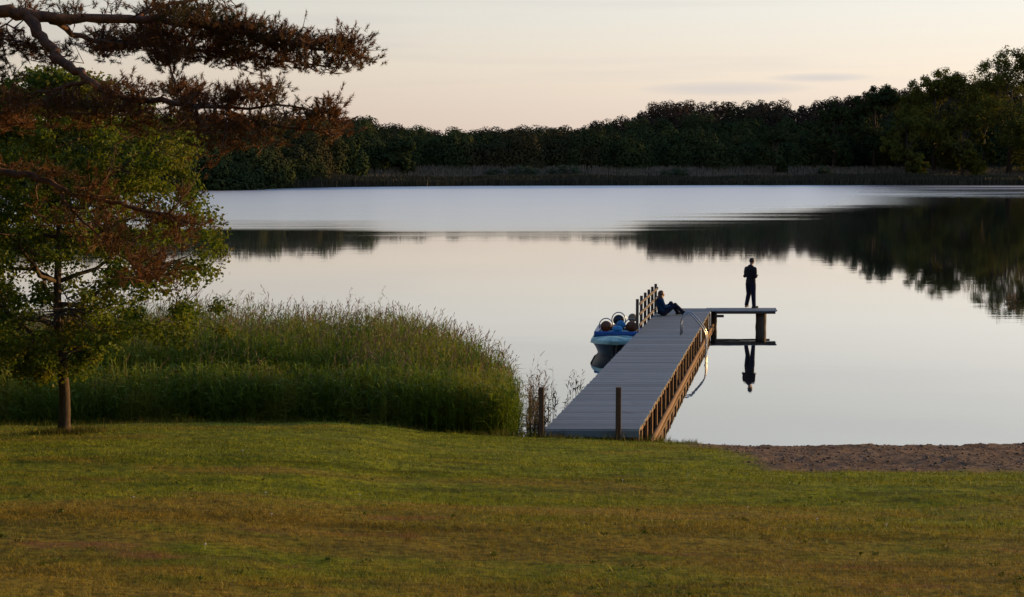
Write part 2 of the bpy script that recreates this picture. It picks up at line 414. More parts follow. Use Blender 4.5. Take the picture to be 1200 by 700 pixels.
# longer rough grass fringe along the bank and at the dock
r = np.random.default_rng(31); n = 26000
X = r.uniform(-14, 3.6, n); yc, zc = crest(X); Y = yc + r.normal(.65, .38, n) + .2 * (wav(X, X * 0, 2.0, 5, 4))
a_ = r.uniform(0, 6.28, 1500); q_ = np.abs(r.normal(0, .26, 1500)) + .10; X = np.concatenate([X, -7.32 + q_ * 1.5 * np.cos(a_)]); Y = np.concatenate([Y, 23.3 + q_ * np.sin(a_)])   # dark tuft ring at the tree's foot stands in for root shadow
k = ~((X > .5) & (X < 2.6) & (Y > 27.15)); X, Y = X[k], Y[k]
P = np.stack([X, Y, H(X, Y) - .01], 1)
hh = np.where((X > 2.2) & (X < 3.6), .17, np.where(X > -1.2, .16, .12)) * (.6 + .5 * (wav(X, Y, 3, 5, 6) > 0))
V, Fc, v = blades(P, hh, .013, .35, 5)
M_fringe = leaf_mat("fringe_grass", (.045, .065, .008), (.12, .13, .014), (.15, .12, .02), .35)
fo = soup("rough_grass", V, Fc, M_fringe, v=v); tag(fo, "unmown grass fringe along the edge of the bank beside the reeds and dock", "grass", kind='stuff')

# pebbles and clods on the beach
r = np.random.default_rng(41); n = 9000
X = r.uniform(3.2, 13, n); Y = r.uniform(20.6, 27.7, n); k = r.uniform(0, 1, n) < sandmask(X, Y); X, Y = X[k], Y[k]; n = len(X)
base = np.array([[1, 0, 0], [-1, 0, 0], [0, 1, 0], [0, -1, 0], [0, 0, 1], [0, 0, -1]], float)
oct_f = np.array([[0, 2, 4], [2, 1, 4], [1, 3, 4], [3, 0, 4], [2, 0, 5], [1, 2, 5], [3, 1, 5], [0, 3, 5]])
S = (.006 + .022 * r.uniform(0, 1, (n, 1, 1)) ** 3) * r.uniform(.6, 1.3, (n, 6, 1)) * np.array([1.4, 1, .6])
V = base[None] * S; V = V + np.stack([X, Y, H(X, Y) + .004], 1)[:, None]
Fc = (oct_f[None] + (np.arange(n) * 6)[:, None, None]).reshape(-1, 3)
M_peb = leaf_mat("pebble", (.06, .045, .035), (.24, .18, .14), trans=0, rough=.9)
po = soup("pebbles", V.reshape(-1, 3), Fc, M_peb, v=np.repeat(r.uniform(0, 1, n), 8)); tag(po, "small stones and clods scattered over the brown beach", "pebbles", kind='stuff')

# ------------------------------------------------------------------ reeds
def reed_mesh(P, hgt, seed, plume_p, vbase=0.0, leaf_len=.45, nl=6):
    r = np.random.default_rng(seed); n = len(P)
    h = hgt * r.uniform(.82, 1.1, n)
    lx = r.normal(0.0, .045, n) * h + .02; ly = r.normal(0, .045, n) * h
    V = []; Fq = []; vv = []; off = 0
    a = r.uniform(0, 2 * np.pi, n); sd = np.stack([np.cos(a), np.sin(a), 0 * a], 1) * .0045
    def pt(t):  # along the stem
        return P + np.stack([lx * t * t, ly * t * t, h * t], 1)
    ts = [0, .5, 1.0]
    ring = [np.stack([pt(t) - sd * (1.2 - .8 * t), pt(t) + sd * (1.2 - .8 * t)], 1) for t in ts]
    V.append(np.concatenate(ring, 1).reshape(-1, 3)); b = (np.arange(n) * 6)[:, None]
    Fq += [b + [0, 1, 3, 2], b + [2, 3, 5, 4]]; vv += [r.uniform(.2, .6, n), r.uniform(.3, .8, n)]; off += n * 6
    for k in range(nl):
        t = .22 + .72 * (k + r.uniform(0, 1, n)) / nl
        p0 = P + np.stack([lx * t * t, ly * t * t, h * t], 1)
        a = r.uniform(0, 2 * np.pi, n); L = leaf_len * r.uniform(.6, 1.2, n) * (1.1 - .45 * t); up = r.uniform(.45, .95, n)
        d = np.stack([np.cos(a), np.sin(a), 0 * a], 1)
        p1 = p0 + d * (L * .42 * (1 - up * .5))[:, None] + np.array([0, 0, 1]) * (L * .5 * up)[:, None]
        p2 = p1 + d * (L * .5)[:, None] + np.array([0, 0, 1]) * (L * (.45 * up - .28))[:, None]
        s = np.stack([-np.sin(a), np.cos(a), 0 * a], 1) * (.011 * r.uniform(.7, 1.3, n))[:, None]
        s = s + np.array([0, 0, 1]) * r.normal(0, .004, n)[:, None]
        V.append(np.stack([p0 - s * .6, p0 + s * .6, p1 - s, p1 + s, p2 - s * .12, p2 + s * .12], 1).reshape(-1, 3))
        b = (np.arange(n) * 6)[:, None] + off
        Fq += [b + [0, 1, 3, 2], b + [2, 3, 5, 4]]; vx = np.clip(r.normal(.5, .25, n), 0, 1); vv += [vx, vx]; off += n * 6
    V = np.concatenate(V); Fq = np.concatenate(Fq); vv = np.concatenate(vv)
    # plumes
    m = r.uniform(0, 1, n) < plume_p; q = pt(1.0)[m]; nn = len(q)
    PV = []; PF = []; pv = []; po_ = 0
    if nn:
        dx = r.normal(.02, .04, nn); L = r.uniform(.12, .26, nn)
        for j in range(5):
            t0 = j / 5
            c = q + np.stack([dx * t0 * 2, 0 * dx, L * t0], 1); e = c + np.stack([r.normal(0, .03, nn) + dx, r.normal(0, .03, nn), L * .38], 1)
            a = r.uniform(0, 6.28, nn); s = np.stack([np.cos(a), np.sin(a), 0 * a], 1) * .010
            mid = (c + e) / 2
            PV.append(np.stack([c, mid - s, e, mid + s], 1).reshape(-1, 3)); b = (np.arange(nn) * 4)[:, None] + po_
            PF.append(b + [0, 1, 2, 3]); pv.append(r.uniform(0, 1, nn)); po_ += nn * 4
        return V, Fq, vv, np.concatenate(PV), np.concatenate(PF), np.concatenate(pv)
    return V, Fq, vv, None, None, None

M_reed = leaf_mat("reed_green", (.062, .125, .010), (.24, .31, .020), (.31, .31, .032), .35, nscale=.7)
M_plume = leaf_mat("reed_plume", (.13, .085, .055), (.25, .17, .11), trans=.3)
M_reeddry = leaf_mat("reed_dry", (.06, .055, .025), (.15, .12, .06), trans=.3)
def reed_zone(n, seed, front):
    r = np.random.default_rng(seed)
    X = r.uniform(-16, .35, n); Y = r.uniform(26.6, 37, n)
    yf = np.interp(X, [-16, -4.0, -2.6, -1.2, .2], [27.7, 27.6, 26.95, 26.55, 26.85]) + .12 * wav(X, X * 0, 2, 4, 2)
    xr = np.interp(Y, [26.5, 28, 30, 32, 34.5, 36.5], [.12, .22, .1, -.35, -1.1, -2.2]) + .15 * wav(Y, Y * 0, 2.2, 4, 12)
    k = (Y > yf) & (X < xr)
    dd = Y - yf
    if front: k &= (dd < 1.35)
    else: k &= (dd > np.where(X < -3.2, 2.8, .9))
    dens = .75 + .35 * wav(X, Y, 1.4, 5, 14); k &= r.uniform(0, 1, n) < dens
    X, Y, dd, xr = X[k], Y[k], dd[k], xr[k]
    z0 = np.maximum(H(X, Y), -.1) - .03
    return X, Y, z0, dd, xr
parts = []
X, Y, z0, dd, xr = reed_zone(44000, 51, True)
hF = 1.78 + .14 * wav(X, Y, 1.1, 4, 5); hF = np.where(X > -3, hF * np.interp(X, [-3, 0, .25], [1.0, .92, .78]), hF)
hF = (hF - np.maximum(z0, 0)) * np.where(dd < .25, .85, 1)
parts.append(reed_mesh(np.stack([X, Y, z0], 1), hF, 61, .03, leaf_len=.46))
X, Y, z0, dd, xr = reed_zone(60000, 52, False)
k = rng.uniform(0, 1, len(X)) < .62; X, Y, z0, dd, xr = X[k], Y[k], z0[k], dd[k], xr[k]
hB = np.interp(Y, [27.5, 29, 31, 36], [1.65, 1.85, 2.0, 2.12]) + .14 * wav(X, Y, .9, 4, 6)
hB = hB * np.interp(xr - X, [0, .6, 2.0], [.74, .91, 1.0]) * np.where(rng.uniform(0, 1, len(X)) < .03, 1.13, 1)
parts.append(reed_mesh(np.stack([X, Y, z0], 1), hB, 62, .20, leaf_len=.42))
V = []; Fq = []; v = []; PV = []; PF = []; pv = []; o1 = o2 = 0
for A in parts:
    V.append(A[0]); Fq.append(A[1] + o1); v.append(A[2]); o1 += len(A[0])
    if A[3] is not None: PV.append(A[3]); PF.append(A[4] + o2); pv.append(A[5]); o2 += len(A[3])
ro = soup("reed_bed", np.concatenate(V), np.concatenate(Fq), M_reed, v=np.concatenate(v))
tag(ro, "dense green reed bed with brownish seed heads between the leafy tree and the dock", "reeds", kind='stuff')
rp = soup("plumes", np.concatenate(PV), np.concatenate(PF), M_plume, parent=ro, v=np.concatenate(pv)); rp['kind'] = 'stuff'

# sparse thin reeds standing in the water right of the bed
r = np.random.default_rng(71); n = 170
Y = r.uniform(27.3, 31.5, n); X = .25 + np.abs(r.normal(0, .28, n)) + (Y - 27.3) * .03
k = (X < .60 + (Y - 27.3) * .2 - .05); X, Y = X[k], Y[k]
A = reed_mesh(np.stack([X, Y, np.maximum(H(X, Y), -.05) - .02], 1), r.uniform(.45, 1.45, len(X)), 72, .25, leaf_len=.26, nl=4)
so = soup("sparse_reeds", A[0], A[1], M_reeddry, v=A[2]); tag(so, "thin straggling reeds in the water between the reed bed and the left dock post", "reeds", kind='stuff')
sp_ = soup("plumes", A[3], A[4], M_plume, parent=so, v=A[5]); sp_['kind'] = 'stuff'
def sprig(px, py, n, h, label, seed):
    r = np.random.default_rng(seed); c = atZ(px, py, 0)
    P = np.stack([c[0] + r.normal(0, .14, n), c[1] + r.normal(0, .3, n), np.full(n, -.03)], 1)
    A = reed_mesh(P, r.uniform(h * .6, h, n), seed, .5, leaf_len=.28, nl=4)
    o = soup("reed_clump", A[0], A[1], M_reeddry, v=A[2]); tag(o, label, "reeds", kind="stuff")
    if A[3] is not None: soup("plumes", A[3], A[4], M_plume, parent=o, v=A[5])["kind"] = "stuff"
sprig(671, 466, 9, .55, "small sprig of reeds poking from the water close to the left dock edge", 81)
sprig(655, 486, 8, .55, "low clump of reeds just behind the left dock post", 82)
sprig(1184, 354, 26, .16, "dark floating weed patch far out near the right edge of the lake", 83)

# ------------------------------------------------------------------ dock
M_deck = wood_mat("deck_boards", (.145, .185, .21), (.20, .25, .275), stretch=(1, 16, 16), stain=(.10, .10, .10))
M_dockside = wood_mat("dock_timber", (.16, .085, .035), (.26, .15, .065), stretch=(3, 3, 3))
M_postw = wood_mat("post_wood", (.085, .05, .035), (.15, .085, .055), stretch=(14, 14, 1))
M_pile = wood_mat("pile_wood", (.055, .042, .035), (.11, .08, .06), stretch=(12, 12, 1))
M_steel = plain("steel_tube", (.45, .46, .48), .28, 1.0)
ZD = .62
A0 = atZ(640, 503, ZD); B0 = atZ(741, 503, ZD); A1 = atZ(775, 361.5, ZD); B1 = atZ(837, 361.5, ZD)
A0, A1, B0, B1 = [Vector(q) for q in (A0, A1, B0, B1)]
WD = ((B0.x - A0.x) + (B1.x - A1.x)) / 2
U = (A1 - A0); LEN = U.length; U.normalize(); T = Vector((1, 0, 0)); Zv = Vector((0, 0, 1))
def D(s, t, z=0.): return A0 + U * s + T * t + Zv * z
print("dock", LEN, WD, A0, A1)
dock = empty("dock", A0 - Zv * ZD, "long grey wooden dock with a short arm at its far end reaching into the lake", "dock")
m = MB(); nb = int(LEN / .1485)
for i in range(nb):
    s = (i + .5) * LEN / nb; dt = random.uniform(-.012, .012)
    m.box(D(s, WD / 2 + dt, -.018 + random.uniform(-.003, .003)), (WD + .05 + random.uniform(-.015, .015), .1425, .036), (T, U, Zv), v=random.random(), bev=.004)
deck = m.build("deck", M_deck, dock)
# arm
ARM = Vector(atZ(904, 360.5, ZD)).x; ax0 = D(LEN, WD).x
m = MB(); yA = D(LEN, 0).y
for i in range(6):
    yy = yA - .22 - .165 * (5 - i) + .33
    x0 = ax0 - .14; x1 = ARM + random.uniform(-.02, .02) + .02 * i
    m.box(((x0 + x1) / 2, yy, ZD - .020 + .0), (x1 - x0, .158, .038), v=random.random(), bev=.004)
arm = m.build("arm_deck", M_deck, dock)
m = MB()
yf = yA - .22 - .165 * 5 + .33 - .10
for yy in (yf + .02, yf + 1.05): m.box(((ax0 + .05 + ARM - .06) / 2, yy, ZD - .078), (ARM - ax0 - .11, .05, .075), v=random.random(), bev=.004)
m.build("arm_beam", M_pile, dock)
m = MB(); m.box(((ax0 + .18), yf - .01, ZD - .19), (.30, .06, .09), v=.3, bev=.004); m.build("bracket", M_pile, dock)
# fascia board at the shore end + a second lower board
m = MB(); m.box(D(0, WD / 2, -.075) - Vector((0, .095, 0)), (WD + .02, .03, .14), v=.8, bev=.004); m.build("end_board", M_deck, dock)
# stringers beneath deck
for t in (.05, WD - .05):
    m = MB(); a_ = D(.05, t, -.115); b_ = D(LEN - .05, t, -.115); c = (a_ + b_) / 2
    m.box(c, ((b_ - a_).length, .06, .15), (U, T.cross(U).cross(U) * -1 if False else Vector((-U.y, U.x, 0)), Zv), v=.5, bev=.005)
    m.build("stringer", M_dockside if t > 1 else M_pile, dock)
# right side: row of uprights and a heavy low beam just above the water
Nrm = Vector((U.y, -U.x, 0))          # outward to the right
nu = 24
for i in range(nu):
    s = .25 + i * (LEN - .5) / (nu - 1)
    m = MB(); c = D(s, WD + .035, 0)
    m.box((c.x, c.y, ZD - .055 - .27), (.045, .11, .52), (Nrm, U, Zv), v=random.random(), bev=0.0); m.build("upright", M_dockside, dock)
m = MB(); a_ = D(-.05, WD + .09, 0); b_ = D(LEN - .1, WD + .09, 0); a_.z = b_.z = .06
N_ = 24; m.tube([a_.lerp(b_, k / N_) + Vector((0, 0, .006 * math.sin(k * 1.7))) for k in range(N_ + 1)], [.058 + .004 * math.sin(k * 2.3) for k in range(N_ + 1)], 12, v=.5)
m.build("low_beam", M_dockside, dock)
m = MB(); a_ = D(.1, -.0, 0); b_ = D(LEN - .1, 0, 0); a_.z = b_.z = .05
m.tube([a_.lerp(b_, k / 8) for k in range(9)], .08, 10); m.build("low_beam", M_pile, dock)
# piles
def pile(x, y, rad, z1, v=.5):
    m = MB(); zs = [-1.6, 0, .2, z1 - .03, z1]
    m.tube([(x + random.uniform(-.01, .01), y, z) for z in zs], [rad * 1.05, rad, rad * .98, rad, rad * .85], 14, v); return m.build("pile", M_pile, dock)
for s in (1.0, 5.5, 10.2, 14.8, 19.2, LEN - .35):
    for t in (.12, WD - .16):
        q = D(s, t); pile(q.x, q.y, .10, ZD - .06)
pile(ARM - .50, yf + .35, .19, ZD - .045); pile(ARM - .46, yf + .85, .12, ZD - .045)
pile(ax0 + .06, yf + .45, .10, ZD - .045)
# railing on the left edge
s0, s1 = None, None
p_first = atZ(748, 389, ZD); s0 = (p_first[1] - A0.y) / U.y; s1 = LEN - 1.6
rl = empty("tmp", (0, 0, 0), None, None); bpy.data.objects.remove(rl)
rail_posts = 6
m = MB()
for zz in (.86, .55, .22):
    a_ = D(s0, .02, zz); b_ = D(s1, .02, zz); m.box((a_ + b_) / 2, ((b_ - a_).length, .035, .080), (U, Vector((-U.y, U.x, 0)), Zv), v=.6, bev=.004)
M_rail = wood_mat("rail_wood", (.085, .065, .055), (.14, .11, .09), stretch=(2, 12, 12))
railing = m.build("railing", M_rail, dock)
for i in range(rail_posts):
    s = s0 + (s1 - s0) * i / (rail_posts - 1); m = MB(); q = D(s, -.035 - .02)
    m.box((q.x, q.y, ZD + .38), (1.24, .085, .085), (Zv, T, Vector((0, 1, 0))), v=random.random(), bev=.006)
    m.build("railing_post", M_pile, railing)
# ladder
lc = D((atZ(798, 393, ZD)[1] - A0.y) / U.y, 0); sL = (lc.y - A0.y) / U.y
def ladder_rail(s):
    e = D(s, WD); o = Vector((e.x, e.y, 0)); pts = []
    prof = [(-.42, ZD), (-.42, ZD + .38), (-.40, ZD + .52), (-.33, ZD + .62), (-.22, ZD + .65), (-.10, ZD + .60), (.08, ZD + .40), (.24, ZD + .20), (.31, ZD + .06), (.335, ZD - .12), (.33, .2), (.32, -.9)]
    return [Vector((o.x + a_, o.y, z)) for a_, z in prof]
lad = None
for ds in (0, .48):
    m = MB(); m.tube(ladder_rail(sL + ds), .023, 10); o = m.build("ladder_rail", M_steel, dock)
    lad = lad or o
for zz in (.30, .02, -.26, -.54):
    a_ = D(sL, WD); b_ = D(sL + .48, WD); m = MB(); m.box(((a_.x + b_.x) / 2 + .32, (a_.y + b_.y) / 2, zz), (.48, .07, .03), (U, T, Zv), bev=.006); m.build("rung", M_steel, dock)

# gate posts
def gate_post(px, pyb, label):
    base = atZ(px, pyb, .45); o_ = MB(); hgt = 1.00
    Yp = A0.y - .22; X = (px - 600) / F * Yp * 1.005
    z0 = float(H(X, Yp)) - .25; zt = atY(px, 454, Yp)[2]
    o_.box((X, Yp, (z0 + zt) / 2), (zt - z0, .10, .10), (Zv, T, Vector((0, 1, 0))), v=.5, bev=.010)
    return tag(o_.build("wooden_post", M_postw), label, "post", "posts at the shore end of the dock")
gate_post(634.5, 505, "dark wooden post at the left corner of the dock's shore end beside the reeds")
gate_post(725.5, 503, "dark wooden post at the right corner of the dock's shore end above the grass tuft")

# ------------------------------------------------------------------ pedal boat
M_aqua = plain("aqua_plastic", (.50, .72, .62), .6, 0, (.12, .32, .32), 2.2)
M_hull = plain("hull_dark", (.055, .06, .06), .4, 0, (.035, .04, .04), 5)
M_blue = plain("blue_plastic", (.02, .10, .34), .35)
M_lblue = plain("light_blue_plastic", (.03, .26, .60), .35)
M_brown = plain("brown_plastic", (.16, .055, .018), .45)
M_tan = plain("tan_plastic", (.36, .27, .18), .5)
M_dark = plain("dark_navy", (.01, .015, .035), .4)
M_chrome = plain("hoop_metal", (.35, .35, .36), .3, 1.0)
Bc = Vector(atZ(695, 418, 0)); Bb = Bc + U * 0.0 + T * .0
bx = Vector((U.y, -U.x, 0)); BL, BW = 3.3, 1.55
# slight yaw so the bow points at the viewer's left
yaw = R(4); Ub = Matrix.Rotation(yaw, 3, 'Z') @ U; bx = Vector((Ub.y, -Ub.x, 0))
Borg = Vector(atZ(692, 418, 0)) + bx * .72 + Ub * .0
boat = empty("pedal_boat", Borg, "pedal boat with aqua bow, dark hull and blue and brown seats moored by the railing", "boat")
def Bp(s, t, z): return Borg + Ub * s + bx * t + Zv * z
# hull loft: stations from bow to stern
def hull_section(s, top):
    k = min(1.0, max(0.0, s) / 1.0)
    rnd = math.sqrt(max(0.0, 1 - (1 - k) ** 2)) * .88 + .12
    wtop = BW / 2 * rnd * (1 - .12 * max(0, (s - 2.6) / .7))
    wbot = wtop * (.66 + .20 * k); ztop = .42 - .05 * k; zb = -.16 + .10 * (1 - k) ** 2
    return wtop, wbot, ztop, zb
m = MB(); St = [0, .02, .05, .09, .15, .22, .32, .45, .6, .8, 1.1, 1.6, 2.2, 2.8, 3.2, 3.3]; NPf = 15; V = []
for s in St:
    wt_, wb_, zt_, zb_ = hull_section(s, 0)
    for j in range(NPf):
        u = -1 + 2 * j / (NPf - 1); au = abs(u)
        if au > .45: q = (au - .45) / .55; wx = wb_ * .9 + (wt_ - wb_ * .9) * q ** 1.6; z = .02 + (zt_ - .02) * q
        else: q = au / .45; wx = wb_ * .9 * q ** .7; z = zb_ + (.02 - zb_) * q ** 2.2
        V.append(Bp(s + (.13 * (1 - max(0, z) / .47) * max(0, 1 - s / .5)), math.copysign(wx, u), z))
Fs = [(i * NPf + j, i * NPf + j + 1, (i + 1) * NPf + j + 1, (i + 1) * NPf + j) for i in range(len(St) - 1) for j in range(NPf - 1)] + [tuple(range(NPf)), tuple(range((len(St) - 1) * NPf + NPf - 1, (len(St) - 1) * NPf - 1, -1))]
m.add(V, Fs, .5, True); m.build("hull", M_hull, boat)
# deck shell: thick rolled rim and a crowned foredeck with flowing ridges
m = MB(); V = []; nS, nT = 34, 27
for i in range(nS):
    s = -.05 + (BL + .10) * (i / (nS - 1)) ** 1.5
    wt_, _, zt_, _ = hull_section(max(0, s), 0); wt_ += .05
    for j in range(nT):
        t = -1 + 2 * j / (nT - 1); t2 = t
        fore = min(1, max(0, (s + .05) / .25)) * (1 if s < 1.0 else .35)
        z = zt_ + .05 + .11 * (1 - t * t) * fore + (.020 * math.sin(t * 4.5 + s * 6) * (1 - t * t) if .1 < s < 1.0 else 0)
        if abs(t) > .93: z = zt_ + .05 - .10 * (abs(t) - .93) / .07; t2 = math.copysign(.965 + .035 * math.sin(math.pi * (abs(t) - .93) / .07), t) if abs(t) < .999 else math.copysign(.965, t)
        V.append(Bp(s, wt_ * t2, z))
Fs = [(i * nT + j, (i + 1) * nT + j, (i + 1) * nT + j + 1, i * nT + j + 1) for i in range(nS - 1) for j in range(nT - 1)]
m.add(V, Fs, .5, True)
wt0 = hull_section(0, 0)[0] + .05
m.add([Bp(-.05, wt0 * (-1 + 2 * j / 8), .47 + 0 * j) for j in range(9)] + [Bp(-.03, wt0 * .9 * (-1 + 2 * j / 8), .36) for j in range(9)], [(j, j + 1, j + 10, j + 9) for j in range(8)], .5, True)
m.build("foredeck", M_aqua, boat)
def rbox(m, c, size, v=.5, b=.03): m.box(c, size, (bx, Ub, Zv), v=v, bev=b)
m = MB(); rbox(m, Bp(1.02, 0, .56), (1.34, .14, .17), b=.05); rbox(m, Bp(2.05, -.62, .53), (.15, 1.95, .18), b=.05); rbox(m, Bp(2.05, .62, .53), (.15, 1.95, .18), b=.05); rbox(m, Bp(3.07, 0, .52), (1.30, .16, .22), b=.05)
m.build("cockpit_rim", M_blue, boat)
m = MB(); rbox(m, Bp(1.15, .02, .62), (.30, .22, .24), b=.06); m.ball(Bp(1.12, .02, .72), (.16, .12, .09), ax=(bx, Ub, Zv)); m.build("console", M_lblue, boat)
m = MB(); m.ball(Bp(1.55, .10, .80), (.14, .07, .13), ax=(bx, Ub, Zv)); m.build("headrest", M_lblue, boat)
def seat(s, t, mat, z=.0, hoop=M_chrome):
    m = MB(); rbox(m, Bp(s - .10, t, .52 + z), (.40, .40, .10), b=.035)
    n = 20; V = []; 
    for dy in (-.04, .04):
        for k in range(n):
            a_ = 2 * math.pi * k / n; V.append(Bp(s + .16 + dy, t + .175 * math.cos(a_), .72 + z + .18 * math.sin(a_) * (1 if math.sin(a_) > 0 else .8)))
    V += [Bp(s + .16 - .06, t, .72 + z), Bp(s + .16 + .05, t, .72 + z)]
    Fs = [(k, (k + 1) % n, n + (k + 1) % n, n + k) for k in range(n)] + [(k, 2 * n, (k + 1) % n) for k in range(n)] + [(n + k, n + (k + 1) % n, 2 * n + 1) for k in range(n)]
    m.add(V, Fs, .5, True); o = m.build("seat", mat, boat)
    h = MB(); h.tube([Bp(s + .20, t + .215 * math.cos(a_), .72 + z + .02 + .235 * math.sin(a_)) for a_ in [math.pi * (-.12 + 1.24 * k / 18) for k in range(19)]], .017, 8); h.build("hoop", hoop, o)
seat(1.45, -.36, M_brown, .0); seat(1.45, .42, M_brown, .0); seat(2.35, -.02, M_dark, .10)
m = MB(); m.ball(Bp(2.4, .42, .92), (.14, .08, .14), ax=(bx, Ub, Zv)); rbox(m, Bp(2.4, .42, .70), (.09, .06, .4), b=.01); m.build("headrest", M_tan, boat)
# mooring rope
m = MB(); a_ = Bp(.15, .2, .50); b_ = D(s0, -.03, .12); N_ = 12
rp_ = [a_.lerp(b_, k / N_) - Vector((0, 0, .22 * math.sin(math.pi * k / N_))) for k in range(N_ + 1)]
m.tube(rp_, .009, 6); m.build("mooring_rope", M_tan, boat)

# ------------------------------------------------------------------ people
def skin_mesh(chains, sub=1):
    """chains: list of [(pos, radius)...]; vertices closer than 1 mm are shared; returns a mesh"""
    vs = []; rr = []; ed = []; key = {}
    for ch in chains:
        prev = None
        for p, q in ch:
            k = tuple(round(c_, 3) for c_ in p)
            if k not in key: key[k] = len(vs); vs.append(p); rr.append(q)
            i = key[k]
            if prev is not None and prev != i: ed.append((prev, i))
            prev = i
    me = bpy.data.meshes.new("t"); me.from_pydata(vs, ed, []); o = bpy.data.objects.new("t", me); col.objects.link(o)
    md = o.modifiers.new("s", 'SKIN'); md.use_smooth_shade = True; sv = me.skin_vertices[0].data
    for i, q in enumerate(rr):
        q = q if hasattr(q, '__len__') else (q, q); q = (q[0] * 1.18, q[1] * 1.18) if q[0] > .03 else q; sv[i].radius = q
    sv[0].use_root = True
    m2 = o.modifiers.new("b", 'SUBSURF'); m2.levels = sub; m2.render_levels = sub
    bpy.context.view_layer.update()
    out = bpy.data.meshes.new_from_object(o.evaluated_get(bpy.context.evaluated_depsgraph_get()))
    bpy.data.objects.remove(o)
    return out
def fuse(name, ms, mat, parent=None, vox=.011):
    """all pieces fused into one continuous smooth surface"""
    bm = bmesh.new()
    for q in ms: bm.from_mesh(q)
    me = bpy.data.meshes.new("t"); bm.to_mesh(me); bm.free(); o = bpy.data.objects.new("t", me); col.objects.link(o)
    a = o.modifiers.new("r", 'REMESH'); a.mode = 'VOXEL'; a.voxel_size = vox; b = o.modifiers.new("s", 'SMOOTH'); b.iterations = 3; b.factor = .5
    bpy.context.view_layer.update()
    out = bpy.data.meshes.new_from_object(o.evaluated_get(bpy.context.evaluated_depsgraph_get())); bpy.data.objects.remove(o)
    out.name = name; out.polygons.foreach_set('use_smooth', np.ones(len(out.polygons), dtype=bool))
    return link_mesh(name, out, mat, parent)
def loft(secs, ax_s, ax_f, n=18):
    """secs: [(centre, half width sideways, half depth)] closed elliptical loft"""
    m = MB(); V = []
    for c, a, b in secs:
        for k in range(n):
            t = 2 * math.pi * k / n; V.append(Vector(c) + ax_s * (a * math.cos(t)) + ax_f * (b * math.sin(t)))
    N = len(secs); Fs = [(i * n + k, i * n + (k + 1) % n, (i + 1) * n + (k + 1) % n, (i + 1) * n + k) for i in range(N - 1) for k in range(n)]
    Fs += [tuple(range(n - 1, -1, -1)), tuple(range((N - 1) * n, N * n))]
    m.add(V, Fs); return mb_mesh(m)
def limb(pts, rad):
    m = MB(); m.tube(pts, rad, 12)
    for p, q in zip(pts, rad): m.ball(p, q, 12, 8)
    return mb_mesh(m)
def join_meshes(name, ms, mat, parent=None):
    bm = bmesh.new()
    for q in ms: bm.from_mesh(q)
    me = bpy.data.meshes.new(name); bm.to_mesh(me); bm.free()
    me.polygons.foreach_set('use_smooth', np.ones(len(me.polygons), dtype=bool))
    return link_mesh(name, me, mat, parent)
def mb_mesh(m):
    me = bpy.data.meshes.new('x'); me.from_pydata(m.V, [], m.F); return me
M_skin = plain("skin", (.36, .20, .14), .55); M_jacket = plain("jacket_cloth", (.022, .020, .026), .9, spec=.2); M_jeans = plain("trouser_cloth", (.016, .018, .040), .9, spec=.2)
M_hair = plain("dark_hair", (.03, .02, .014), .6); M_brhair = plain("brown_hair", (.13, .05, .028), .5, c2=(.06, .025, .015), scale=20)
M_top = plain("blue_cloth", (.015, .055, .13), .9, spec=.2); M_shoe = plain("shoe", (.02, .02, .022), .6); M_eye = plain("eye", (.02, .015, .01), .2)

def head_parts(c, fwd, s=1.0):
    """skull with jaw, nose, ears, sockets"""
    fwd = Vector(fwd).normalized(); up = Zv - fwd * fwd.z; up.normalize(); sd = up.cross(fwd)
    m = MB(); m.ball(c, (.097 * s, .077 * s, .112 * s), 18, 12, ax=(fwd, sd, up)); m.ball(c + fwd * .03 * s - up * .055 * s, (.062 * s, .052 * s, .062 * s), 14, 9, ax=(fwd, sd, up))
    m.ball(c + fwd * .098 * s - up * .018 * s, (.016 * s, .012 * s, .024 * s), 8, 6, ax=(fwd, sd, up))
    m.ball(c + fwd * .084 * s - up * .062 * s, (.010 * s, .022 * s, .009 * s), 8, 5, ax=(fwd, sd, up))
    for q in (-1, 1): m.ball(c + sd * .078 * s * q - up * .012 * s, (.018 * s, .008 * s, .030 * s), 8, 6, ax=(fwd, sd, up))
    e = MB()
    for q in (-1, 1): e.ball(c + fwd * .088 * s + sd * .032 * s * q + up * .004 * s, .012 * s, 8, 6)
    return m, e, (fwd, sd, up)
def hand(wrist, d, palm_n, s=1.0):
    """palm + five separate bent fingers as skinned chains"""
    d = Vector(d).normalized(); n = Vector(palm_n).normalized(); sd = d.cross(n).normalized(); out = []
    pc = wrist + d * .085 * s
    out.append(skin_mesh([[(wrist, .024), (wrist + d * .045 * s, (.036, .020)), (pc, (.036, .018))]]))
    for k, (o_, L) in enumerate(((-.028, .060), (-.009, .072), (.010, .068), (.028, .052))):
        a_ = wrist + d * .06 * s + sd * o_ * s * .8; b_ = pc + sd * o_ * s; c_ = b_ + (d + n * .35).normalized() * L * .5 * s; e_ = c_ + (d * .5 + n).normalized() * L * .45 * s
        out.append(skin_mesh([[(a_, .009), (b_, .0095), (c_, .0085), (e_, .007)]]))
    a_ = wrist + d * .025 * s; b_ = a_ + (sd * -.04 + d * .02) * s; c_ = b_ + (d * .03 - sd * .008 + n * .012) * s; e_ = c_ + (d * .022 + n * .012) * s
    out.append(skin_mesh([[(a_, .011), (b_, .011), (c_, .0095), (e_, .008)]]))
    return out

